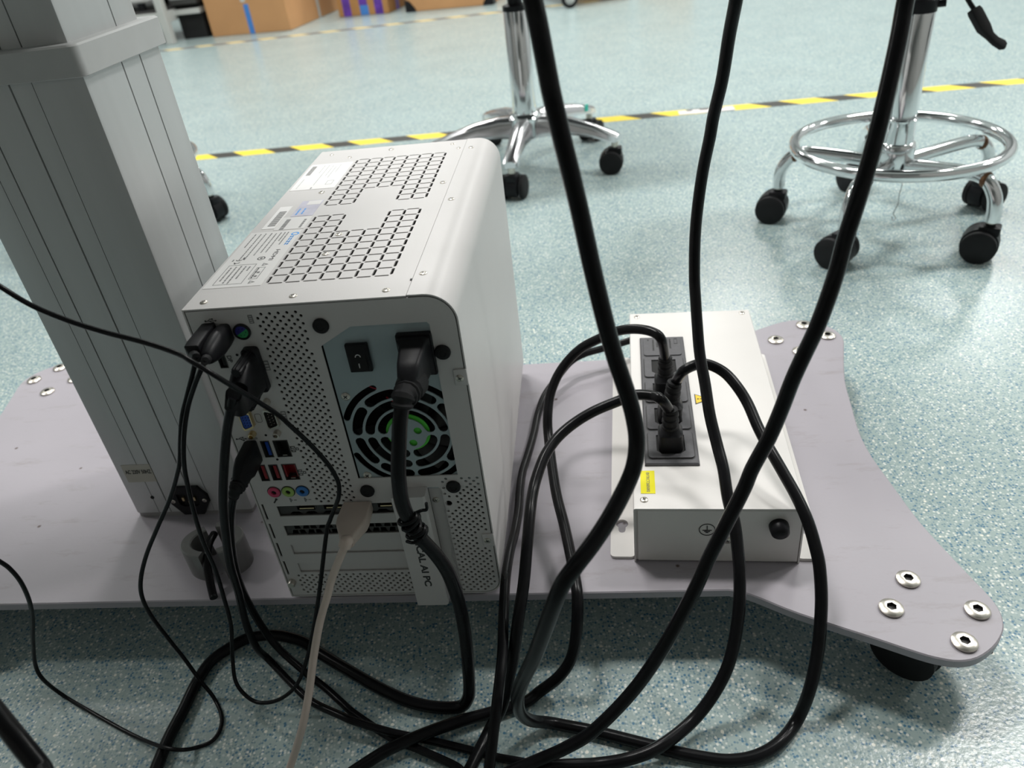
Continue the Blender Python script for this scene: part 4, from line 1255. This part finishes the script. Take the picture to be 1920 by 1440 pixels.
t, p0 = cable('upper_socket_cord', 'black power cord arching left from the rearmost plug of the power box', 'cable', grp='cables plugged into the power box')
iec_straight(t, p0, .0322, .155, -.0005, .001)
t, p0 = cable('hanging_socket_cord', 'black power cable from the middle box plug, rising thick to the frame top', 'cable', grp='cables plugged into the power box')
iec_straight(t, p0, .0330, .115, .0045, .0005)
t, p0 = cable('lower_socket_cord', 'black power cord arching left from the front plug of the power box', 'cable', grp='cables plugged into the power box')
iec_straight(t, p0, .0322, .075, -.0002, .0005)
t, p0 = cable('mains_cord', 'grey lit black mains cord running beside the computer from behind the power box', 'cable')
t, p0 = cable('middle_hanging_cord', 'black cord hanging straight down in front of the power box triangle', 'cable')
t, p0 = cable('right_hanging_cord', 'black cord slanting from the upper right across the corner of the power box', 'cable')
t, p0 = cable('corner_cord', 'short thick black hose crossing the bottom left corner', 'hose')

# computer power cord: angled plug, strain relief, twist tie
t, p0 = cable('computer_power_cord', 'thick black power cord plugged in above the fan grille with a twist tie', 'cable')
bm = B()
path = [WP(168, o, tt) for o, tt in ((2.6, 260.5), (5.0, 260.5), (8, 260.2), (26, 258.6), (34, 257.2), (38, 256.0))]
sweep(bm, [at(p0) @ p for p in path], [(24 * m, 33 * m, 2 * m), (24 * m, 33 * m, 2 * m), (20 * m, 28.5 * m, 2.6 * m), (17.5 * m, 25 * m, 3 * m), (15.5 * m, 21 * m, 4 * m), (10 * m, 14 * m, 4 * m)], PX)
pl = part('plug', bm, M['black'], t, 35)
e1 = Vector(CABLES['computer_power_cord'][1][0])
e2 = Vector(CABLES['computer_power_cord'][1][1])
s0 = WP(168, 25, 252)
dirn = (e2 - e1).normalized()
pp = [s0, s0 + (e1 - s0) * .35 + PY * -.002, s0 + (e1 - s0) * .65 + PY * -.0025, e1, e1 + dirn * .006]
cp = crom(pp, 6)
bm = B()
sz = []
for i in range(len(cp)):
    f_ = i / (len(cp) - 1)
    a = .0200 - .0068 * f_
    if i > 6 and i % 4 in (0, 1):
        a -= .0026
    sz.append((a, a, a * .49))
sweep(bm, [at(p0) @ p for p in cp], sz, PX)
part('strain_relief', bm, M['mattblack'], pl, 40)
pts = CABLES['computer_power_cord'][1]
a_, b_ = Vector(pts[7]), Vector(pts[8])
ax = (b_ - a_).normalized()
n1 = ax.cross(fwd).normalized(); n2 = ax.cross(n1)
hel = []
for i in range(90):
    an = 2 * pi * 4.2 * i / 89
    hel.append(a_ + (b_ - a_) * (-0.10 + 1.0 * i / 89) + (n1 * cos(an) + n2 * sin(an)) * (.0060 + .0008 * sin(i * .7)))
bm = B(); tube(bm, [at(p0) @ p for p in hel], .0013, 6)
tt_ = part('twist_tie', bm, M['rubber'], t, 60)
for s_, e_ in ((hel[0], -1), (hel[-1], 1)):
    bm = B(); tube(bm, [at(p0) @ q for q in (s_, s_ + n1 * e_ * -.004 - fwd * .001, s_ + n1 * e_ * -.007 - ax * .001 * e_, s_ + n1 * e_ * -.009 - ax * .004 - fwd * .001)], .0011, 6, 0, 5)
    part('tie_end', bm, M['rubber'], tt_, 60)

# D-shell plug
t, p0 = cable('vga_cable', 'black video cable with a large thumbscrew plug running down past the column base', 'cable')
bm = B()
sweep(bm, [at(p0) @ WP(43.2, o, 257.0) for o in (1.6, 7.0, 8.0)], [(12.5 * m, 38.5 * m, 3 * m), (12.5 * m, 38.5 * m, 3 * m), (11 * m, 36.5 * m, 3 * m)], PX)
pl = part('plug', bm, M['black'], t, 35)
e1 = Vector(CABLES['vga_cable'][1][0]); e2 = Vector(CABLES['vga_cable'][1][1])
path = [WP(42.6, 7, 257), WP(42, 20, 257), WP(41, 30, 254), WP(40.5, 38, 250)] + [e1 + (e2 - e1).normalized() * -.002, e1 + (e2 - e1).normalized() * .008]
bm = B(); sweep(bm, [at(p0) @ p for p in path], [(13 * m, 33 * m, 4 * m), (14.5 * m, 32 * m, 5 * m), (14.5 * m, 27 * m, 6 * m), (13.5 * m, 20 * m, 6 * m), (11 * m, 11 * m, 5 * m), (8.6 * m, 8.6 * m, 4.2 * m)], PX)
part('plug_hood', bm, M['black'], pl, 40)
for dt in (-15.2, 15.2):
    bm = B()
    prof = []
    for i in range(2):
        pass
    q0 = WP(43.0, 8, 257 + dt); q1 = WP(43.0, 33, 257 + dt)
    d = (q1 - q0)
    rim = [(3.6 * m, 0), (3.6 * m, .35), (4.2 * m, .42), (4.2 * m, .95), (3.4 * m, 1.0)]
    z_ = d.normalized(); x_ = PX; y_ = z_.cross(x_)
    secs = []
    for r_, f_ in rim:
        c_ = q0 + d * f_
        secs.append([at(p0) @ (c_ + (x_ * cos(2 * pi * i / 24) + y_ * sin(2 * pi * i / 24)) * r_ * (1 if i % 2 else .88)) for i in range(24)])
    loft(bm, secs)
    part('thumb_screw', bm, M['black'], pl, 30)

# display plug lower left
t, p0 = cable('display_cable', 'black display cable with a flat plug beside the red ports', 'cable')
e1 = Vector(CABLES['display_cable'][1][0]); e2 = Vector(CABLES['display_cable'][1][1])
path = [WP(16.6, 0.5, 178), WP(16.6, 3, 178), WP(16.4, 22, 177), WP(16.0, 28, 176), WP(15.6, 37, 172.5)]
bm = B(); sweep(bm, [at(p0) @ p for p in path], [(8.8 * m, 19.5 * m, 1.5 * m), (10.5 * m, 22 * m, 2 * m), (11.5 * m, 22 * m, 3 * m), (10.5 * m, 18 * m, 3 * m), (9.6 * m, 14 * m, 4 * m)], PX)
pl = part('plug', bm, M['black'], t, 35)
d_ = (e2 - e1).normalized()
path = crom([path[-1] - (path[-1] - path[-2]) * .2, path[-1] + (e1 - path[-1]) * .5, e1, e1 + d_ * .006], 5)
bm = B(); sweep(bm, [at(p0) @ p for p in path], [((11.5 - 3.2 * i / 15 - (1.4 if i % 4 == 2 else 0)) * m, (13.5 - 5 * i / 15 - (1.6 if i % 4 == 2 else 0)) * m, 3.4 * m) for i in range(len(path))], PX)
part('strain_relief', bm, M['mattblack'], pl, 40)

# off-white cable
t, p0 = cable('white_cable', 'off white video cable plugged into the graphics card slot', 'cable', m_='beige')
e1 = Vector(CABLES['white_cable'][1][0]); e2 = Vector(CABLES['white_cable'][1][1])
path = [WP(90.6, o, tt) for o, tt in ((1, 112.8), (6, 112.8), (20, 112.6), (26, 112.4), (37, 111.2), (41, 110.8))]
bm = B(); sweep(bm, [at(p0) @ p for p in path], [(24.5 * m, 10 * m, 1.2 * m), (25.0 * m, 11 * m, 1.4 * m), (26.0 * m, 12 * m, 1.8 * m), (25.0 * m, 12 * m, 2.4 * m), (15.5 * m, 11.4 * m, 4 * m), (12.6 * m, 10.6 * m, 4.4 * m)], PX)
pl = part('plug', bm, M['beige'], t, 35)
d_ = (e2 - e1).normalized()
path = crom([path[-1], path[-1] + (e1 - path[-1]) * .5, e1, e1 + d_ * .004], 5)
bm = B(); sweep(bm, [at(p0) @ p for p in path], [((12.4 - 2.2 * i / 15 - (1.6 if i in (4, 7) else 0)) * m, (10.6 - .6 * i / 15 - (1.6 if i in (4, 7) else 0)) * m, 4.2 * m) for i in range(len(path))], PX)
part('strain_relief', bm, M['beige'], pl, 40)
bm = B()
for du in (-4.5, 4.5):
    lathe(bm, [(.7 * m, 0), (.7 * m, .3 * m)], 8, at(p0) @ frame(WP(91 + du, 27, 118.1), PX, -PY))
part('plug_dimples', bm, M['ink'], pl)

# the two thin cables with their plugs, side by side in the corner
t, p0 = cable('sagging_thin_cable', 'thin black cable from the leftmost upper plug sagging to the floor at left', 'cable')
e1 = Vector(CABLES['sagging_thin_cable'][1][0]); e2 = Vector(CABLES['sagging_thin_cable'][1][1])
bm = B(); sweep(bm, [at(p0) @ WP(17.6, o, 290.2) for o in (.5, 2, 27, 33, 35)], [(9 * m, 14 * m, .8 * m), (10.6 * m, 15 * m, .9 * m), (11 * m, 15 * m, .9 * m), (10.6 * m, 14 * m, 1.2 * m), (6 * m, 7 * m, 2 * m)], PX)
pl = part('plug', bm, M['black'], t, 30)
path = [WP(17.6, 33.5, 290), e1 + (WP(17.6, 33.5, 290) - e1) * .4, e1, e1 + (e2 - e1) * .3]
bm = B(); sweep(bm, [at(p0) @ p for p in path], [(7 * m, 7 * m, 3.4 * m), (6.4 * m, 6.4 * m, 3.1 * m), (5.4 * m, 5.4 * m, 2.6 * m), (4.6 * m, 4.6 * m, 2.2 * m)], PX)
part('strain_relief', bm, M['mattblack'], pl, 40)
t, p0 = cable('looping_thin_cable', 'thin black cable with a rounded plug looping across the front of the computer', 'cable')
e1 = Vector(CABLES['looping_thin_cable'][1][0]); e2 = Vector(CABLES['looping_thin_cable'][1][1])
bm = B(); sweep(bm, [at(p0) @ WP(28.4 - .3 * (o / 30), o, 288.4) for o in (.5, 2, 9, 18, 28, 36, 39)], [(9 * m, 15 * m, 2.5 * m), (10 * m, 16.5 * m, 4 * m), (11.5 * m, 18 * m, 5 * m), (13 * m, 18 * m, 6 * m), (12 * m, 15.5 * m, 5.6 * m), (9 * m, 11 * m, 4.2 * m), (6 * m, 7 * m, 2.8 * m)], PX)
pl = part('plug', bm, M['black'], t, 60)
path = [WP(28.0, 37, 288), e1 + (WP(28.0, 37, 288) - e1) * .4, e1, e1 + (e2 - e1) * .3]
bm = B(); sweep(bm, [at(p0) @ p for p in path], [(7.6 * m, 7.6 * m, 3.7 * m), (6.6 * m, 6.6 * m, 3.2 * m), (5.4 * m, 5.4 * m, 2.6 * m), (4.6 * m, 4.6 * m, 2.2 * m)], PX)
part('strain_relief', bm, M['mattblack'], pl, 40)

# ---------------------------------------------------------------- cable clip on the base plate
clip = thing('cable_clip', 'grey metal cable clip holding cords on the base plate left of the computer', 'clip', (PM @ Vector((-.0785, .0430, 0))), YAW)


def cshell(a0, a1, R1, R0, z0, z1, n=14):
    bm = B()
    p = [(R1 * 1.12 * cos(radians(a0 + (a1 - a0) * i / n)), R1 * .82 * sin(radians(a0 + (a1 - a0) * i / n))) for i in range(n + 1)]
    q = [(R0 * 1.12 * cos(radians(a1 + (a0 - a1) * i / n)), R0 * .82 * sin(radians(a1 + (a0 - a1) * i / n))) for i in range(n + 1)]
    secs = []
    for ins, z in ((0, z0), (0, z1 - .001), (.001, z1)):
        s = []
        for (x, y) in p:
            s.append(Vector((x * (1 - ins / R1), y * (1 - ins / R1), z)))
        for (x, y) in q:
            s.append(Vector((x * (1 + ins / R0), y * (1 + ins / R0), z)))
        secs.append(s)
    loft(bm, secs)
    return bm


part('clip_jaw', cshell(-62, 96, .0250, .0165, 0.0, .0310, 22), M['metal_grey'], clip, 40, label='right jaw')
part('clip_jaw', cshell(122, 262, .0250, .0165, 0.0, .0290, 22), M['metal_grey'], clip, 40, label='left jaw')
bm = B(); tube(bm, [PM.inverted() @ p - Vector((-.0785, .0430, 0)) for p in (PM @ Vector(q) for q in ((-.083, .055, .024), (-.081, .040, .026), (-.077, .022, .020), (-.0725, .010, .0095), (-.069, .003, .0052), (-.0675, .0005, .0042)))], .0034, 10, 0, 6)
part('clip_strap', bm, M['rubber'], clip, 60, label='short black strap hanging from the clip to the plate edge')

# ---------------------------------------------------------------- stools with chrome foot ring


def make_stool(x, y, ph, label, trails, lever=True, seat_z=0.50):
    s = thing('stool', label, 'stool', (x, y, 0), 0, 'chrome stools')
    for k in range(5):
        a = ph + 2 * pi * k / 5
        d = Vector((cos(a), sin(a), 0))
        bm = B(); tube(bm, [d * .018 + ZV * .105, d * .07 + ZV * .112, d * .125 + ZV * .117, d * .148 + ZV * .112, d * .163 + ZV * .094, d * .168 + ZV * .074, d * .168 + ZV * .058], .0098, 14, 0, 5)
        part('leg', bm, M['chrome'], s, 60)
        if k in (0, 2, 3):
            bm = B(); lathe(bm, [(.0100, -.004), (.0112, -.002), (.0112, .002), (.0100, .004)], 14, Matrix.Translation(d * .147 + ZV * .1125) @ Matrix.Rotation(a, 4, 'Z') @ Matrix.Rotation(pi / 2, 4, 'Y'))
            part('weld_joint', bm, M['rust'], s, 60)
        px_, py_ = d.x * .168, d.y * .168
        h = caster(s, px_, py_, trails[k])
        bm = B(); lathe(bm, [(.0062, .055), (.0062, .062)], 14, Matrix.Translation((px_, py_, 0)))
        part('caster_stem', bm, M['nickel'], s, 40)
    bm = B()
    n_ = 64
    P = [Vector((.149 * cos(2 * pi * i / n_), .149 * sin(2 * pi * i / n_), .1345)) for i in range(n_)]
    rings = []
    for i in range(n_):
        d = Vector((P[i].x, P[i].y, 0)).normalized()
        rings.append([bm.verts.new(P[i] + (d * cos(2 * pi * j / 14) + ZV * sin(2 * pi * j / 14)) * .0088) for j in range(14)])
    for i in range(n_):
        bridge(bm, rings[i], rings[(i + 1) % n_])
    part('foot_ring', bm, M['chrome'], s, 60)
    bm = B(); lathe(bm, [(.024, .088), (.0265, .092), (.0265, .132), (.024, .137), (.0218, .138), (.0218, .168), (.0225, .169), (.0225, .172), (.0205, .173), (.0205, .325), (.019, .328)], 32)
    col = part('column', bm, M['chrome'], s, 40)
    bm = B(); lathe(bm, [(.0135, .32), (.0135, seat_z - .03)], 24); part('gas_lift', bm, M['chrome'], col, 40)
    bm = B(); lathe(bm, [(.0215, .318), (.0215, .333), (.015, .337)], 24)
    part('column_cap', bm, M['black'], col, 40)
    bm = B(); lathe(bm, [(.02, seat_z - .04), (.09, seat_z - .03), (.16, seat_z - .025), (.178, seat_z - .01), (.182, seat_z + .02), (.172, seat_z + .045), (.12, seat_z + .055), (.01, seat_z + .056)], 40)
    part('seat', bm, M['seat'], s, 60)
    return s, col


stool, col = make_stool(0.630, 1.140, radians(151.6), 'chrome stool with round foot ring at right in front of the hazard tape', (2.6, 2.2, 2.5, 0.3, 1.9))
bm = B(); tube(bm, [(.018, -.004, .326), (.030, -.010, .327)], .005, 10); part('clamp_knob', bm, M['black'], col, 40)
bm = B(); tube(bm, [(-.021, -.012, .318), (-.023, -.013, .330)], .003, 8); part('clamp_pin', bm, M['black'], col, 40)
# dangling wire under the hub
bm = B(); tube(bm, [(.012, -.012, .088), (.013, -.010, .070), (.010, -.012, .055), (.012, -.010, .040), (.006, -.012, .026), (.010, -.014, .018), (.004, -.016, .016), (.003, -.014, .022)], .0006, 5, 0, 4)
part('dangling_wire', bm, M['metal_grey'], stool)
bm = B(); tube(bm, [(.010, -.004, .46), (.035, .006, .375), (.0544, -.0104, .3342), (.0655, -.0240, .3130)], .0032, 10, 0, 4)
lv = part('height_lever', bm, M['black'], stool, 60)
bm = B(); sweep(bm, [Vector(p) for p in ((.0632, -.0215, .3165), (.0650, -.0240, .3130), (.0735, -.0375, .2935), (.0800, -.0440, .2840), (.0870, -.0480, .2770), (.0960, -.0515, .2715), (.1000, -.0525, .2695))], [(.016, .009, .002), (.018, .0105, .002), (.0175, .0105, .002), (.0120, .0085, .003), (.0130, .0075, .003), (.0150, .0070, .003), (.0090, .0050, .002)], Vector((.6, .5, .6)))
part('lever_paddle', bm, M['mattblack'], lv, 40)


left_stool, _ = make_stool(-0.735, 1.595, radians(-6), 'chrome stool hidden behind the aluminium column with one black caster showing', (2.6, 0.6, 0.5, 2.3, 0.8), True, 0.52)

# ---------------------------------------------------------------- office chair with star base
chair = thing('swivel_chair', 'swivel chair with polished five star base behind the computer', 'chair', (0.100, 1.680, 0), 0)
for k in range(5):
    a = radians(-104 + 72 * k)
    d = Vector((cos(a), sin(a), 0)); sd = Vector((-d.y, d.x, 0))
    bm = B()
    secs = []
    for r_, z_, w_, h_ in ((.012, .110, .042, .046), (.06, .112, .036, .040), (.11, .106, .031, .030), (.16, .094, .029, .022), (.205, .080, .029, .017), (.212, .077, .022, .012)):
        c_ = d * r_ + ZV * (z_ - h_ / 2)
        secs.append([c_ + sd * x + ZV * z for x, z in ((-w_ / 2, -h_ / 2), (w_ / 2, -h_ / 2), (w_ / 2, h_ * .2), (w_ * .22, h_ / 2), (-w_ * .22, h_ / 2), (-w_ / 2, h_ * .2))])
    loft(bm, secs)
    arm = part('base_arm', bm, M['polished'], chair, 50)
    bm = B(); lathe(bm, [(.007, .052), (.007, .066)], 14, Matrix.Translation((d.x * .202, d.y * .202, 0))); part('caster_stem', bm, M['nickel'], chair, 40)
    caster(chair, d.x * .202, d.y * .202, (1.2, 2.9, 1.0, 2.0, 0.2)[k], r=.0225)
bm = B(); lathe(bm, [(.034, .066), (.038, .074), (.038, .108), (.031, .116), (.0262, .117), (.0248, .318), (.023, .321)], 32)
col = part('column', bm, M['chrome'], chair, 40)
bm = B(); lathe(bm, [(.0255, .314), (.0255, .323), (.017, .326)], 28); part('column_cap', bm, M['black'], col, 40)
bm = B(); lathe(bm, [(.0145, .32), (.0145, .47)], 24); part('gas_lift', bm, M['black'], col, 40)
bm = B(); secs = []
for z_, w_, r_ in ((.47, .30, .06), (.48, .44, .10), (.51, .46, .11), (.535, .43, .11), (.545, .30, .1)):
    secs.append([Vector((a, b, z_)) for a, b in rr(w_, w_, r_, 6)])
loft(bm, secs); part('seat', bm, M['seat'], chair, 60)
bm = B(); box(bm, -.005, .005, -.0155, -.0140, .075, .090, 0, 1, 0, Matrix.Rotation(radians(40), 4, 'Z') @ Matrix.Translation((.178, 0, 0)))
part('arm_sticker', bm, mat('turquoise_dot', (0.05, 0.62, 0.48), 0.5), chair)

# ---------------------------------------------------------------- cardboard boxes, case, rack at the back


def carton(name, label, cat, x, y, rz, w_, d_, h_, m_, strips, group='boxes along the back'):
    t = thing(name, label, cat, (x, y, 0), rz, group)
    bm = B(); box(bm, 0, w_, 0, d_, 0, h_, .004)
    part('carton_body', bm, M[m_], t)
    bm = B(); box(bm, w_ * .0, w_ * .495, .001, d_ - .001, h_, h_ + .004); part('flap', bm, M[m_], t)
    bm = B(); box(bm, w_ * .505, w_, .001, d_ - .001, h_, h_ + .004); part('flap', bm, M[m_], t)
    for (axis, c_, wd, mm, z0, z1) in strips:
        bm = B()
        if axis == 'f':
            box(bm, c_ - wd / 2, c_ + wd / 2, -.0008, .001, z0, z1)
        else:
            box(bm, w_ - .001, w_ + .0008, c_ - wd / 2, c_ + wd / 2, z0, z1)
        part('packing_tape', bm, M[mm], t)
    return t


a1 = math.atan2(4.365 - 4.481, -.894 + 1.330)
carton('cardboard_box', 'large brown cardboard box with a thin blue strip, left end of the back row', 'box', -1.330, 4.481, a1, .451, .76, .44, 'card', [('f', .232, .028, 'tape_blue', .002, .14), ('f', .222, .026, 'rack', .15, .43), ('s', .38, .03, 'rack', .002, .43)])
a2 = math.atan2(4.549 - 4.633, -.401 + .678)
carton('cardboard_box', 'brown cardboard box with blue and violet tape stripes standing behind the gap', 'box', -.678, 4.633, a2, .29, .34, .30, 'card2', [('f', .052, .045, 'tape_violet', .002, .29), ('f', .152, .048, 'tape_blue', .002, .05), ('f', .150, .046, 'tape_violet', .05, .14), ('f', .236, .046, 'tape_violet', .002, .08), ('f', .206, .055, 'tape_blue', .082, .16), ('s', .14, .05, 'tape_violet', .002, .29)])
a3 = math.atan2(4.342 - 4.468, .176 + .311)
cs = carton('corner_protected_box', 'tan box with black corner protectors standing right of the striped box', 'box', -.300, 4.490, a3, .462, .36, .32, 'card', [])
for sx in (0, 1):
    bm = B()
    x_ = 0 if sx == 0 else .462
    loft(bm, [[Vector((x_ + (a if sx == 0 else -a), y_, b)) for a, b in ((-.006, -.0), (.050, -.0), (.046, .016), (.018, .052), (-.006, .058))] for y_ in (-.006, .06)])
    part('corner_protector', bm, M['black'], cs)
carton('far_carton', 'dim brown cardboard carton at the top edge between the hanging cords', 'box', .62, 4.62, -.1, .62, .4, .3, 'card2', [('f', .3, .05, 'rack', .002, .29)])
# trolley wheel at the top edge
tr_ = thing('trolley', 'small grey trolley whose black tyred wheel shows at the top edge', 'trolley', (.489, 3.93, 0), .25)
bm = B()
lathe(bm, [(.027, -.011), (.038, -.011), (.040, -.007), (.040, .007), (.038, .011), (.027, .011), (.026, 0)], 30, Matrix.Translation((0, 0, .040)) @ Matrix.Rotation(pi / 2, 4, 'X'), 0, False)
part('wheel', bm, M['black'], tr_, 40)
bm = B(); lathe(bm, [(.026, -.007), (.008, -.009), (.008, .009), (.026, .007)], 24, Matrix.Translation((0, 0, .040)) @ Matrix.Rotation(pi / 2, 4, 'X'))
part('wheel_disc', bm, M['rack'], tr_, 40)
bm = B(); box(bm, -.015, .015, -.018, -.013, .03, .10); box(bm, -.015, .015, .013, .018, .03, .10); box(bm, -.02, .02, -.02, .02, .095, .105)
part('wheel_fork', bm, M['rack'], tr_)
bm = B(); box(bm, -.02, .5, -.02, .45, .105, .125, .003)
part('deck', bm, M['rack'], tr_)

rk = thing('equipment_rack', 'pale grey steel rack at the far left with a dark lower bay', 'rack', (-1.532, 4.43, 0), -.17)
for x_, y_ in ((0, 0), (-.72, 0), (0, .5), (-.72, .5)):
    bm = B(); box(bm, x_ - .02, x_ + .02, y_ - .02, y_ + .02, 0, 1.1, .003)
    part('post', bm, M['rack'], rk)
for x_ in (0, -.72):
    bm = B(); box(bm, x_ - .018, x_ + .018, .02, .48, .10, .15, .002); part('side_rail', bm, M['rack'], rk)
bm = B(); box(bm, -.70, -.02, -.018, .018, .10, .15, .002); part('front_rail', bm, M['rack'], rk)
bm = B(); box(bm, -.72, .0, .0, .5, .151, .160); part('shelf', bm, M['grille'], rk)
mc = thing('machine', 'white bench machine with black feet standing on the rack shelf', 'machine', (-1.60, 4.54, .160), -.17)
bm = B(); box(bm, -.60, .02, -.06, .28, .035, .42, .02, 3); part('housing', bm, M['machine'], mc, 40)
for x_ in (-.55, -.05):
    for y_ in (-.03, .24):
        bm = B(); lathe(bm, [(.02, .0), (.02, .036)], 14, Matrix.Translation((x_, y_, 0))); part('foot', bm, M['black'], mc)
mc2 = thing('machine', 'narrow white machine with a dark round knob between rack and large box', 'machine', (-1.492, 4.60, 0), -.17)
bm = B(); box(bm, 0, .145, -.10, .22, .19, .5, .012, 3); part('housing', bm, M['machine'], mc2, 40)
bm = B(); box(bm, .004, .141, -.06, .22, .0, .17, .004); part('plinth', bm, M['dark'], mc2)
bm = B(); box(bm, 0, .145, -.09, .22, .12, .145, .002); part('plinth_rail', bm, M['rack'], mc2)
bm = B(); box(bm, 0, .145, -.095, .22, .168, .192); part('machine_base', bm, M['grille'], mc2)
bm = B(); lathe(bm, [(.025, 0), (.025, .02), (.018, .026)], 18, frame((.085, -.10, .255), (1, 0, 0), (0, 0, 1))); part('knob', bm, M['black'], mc2, 40)
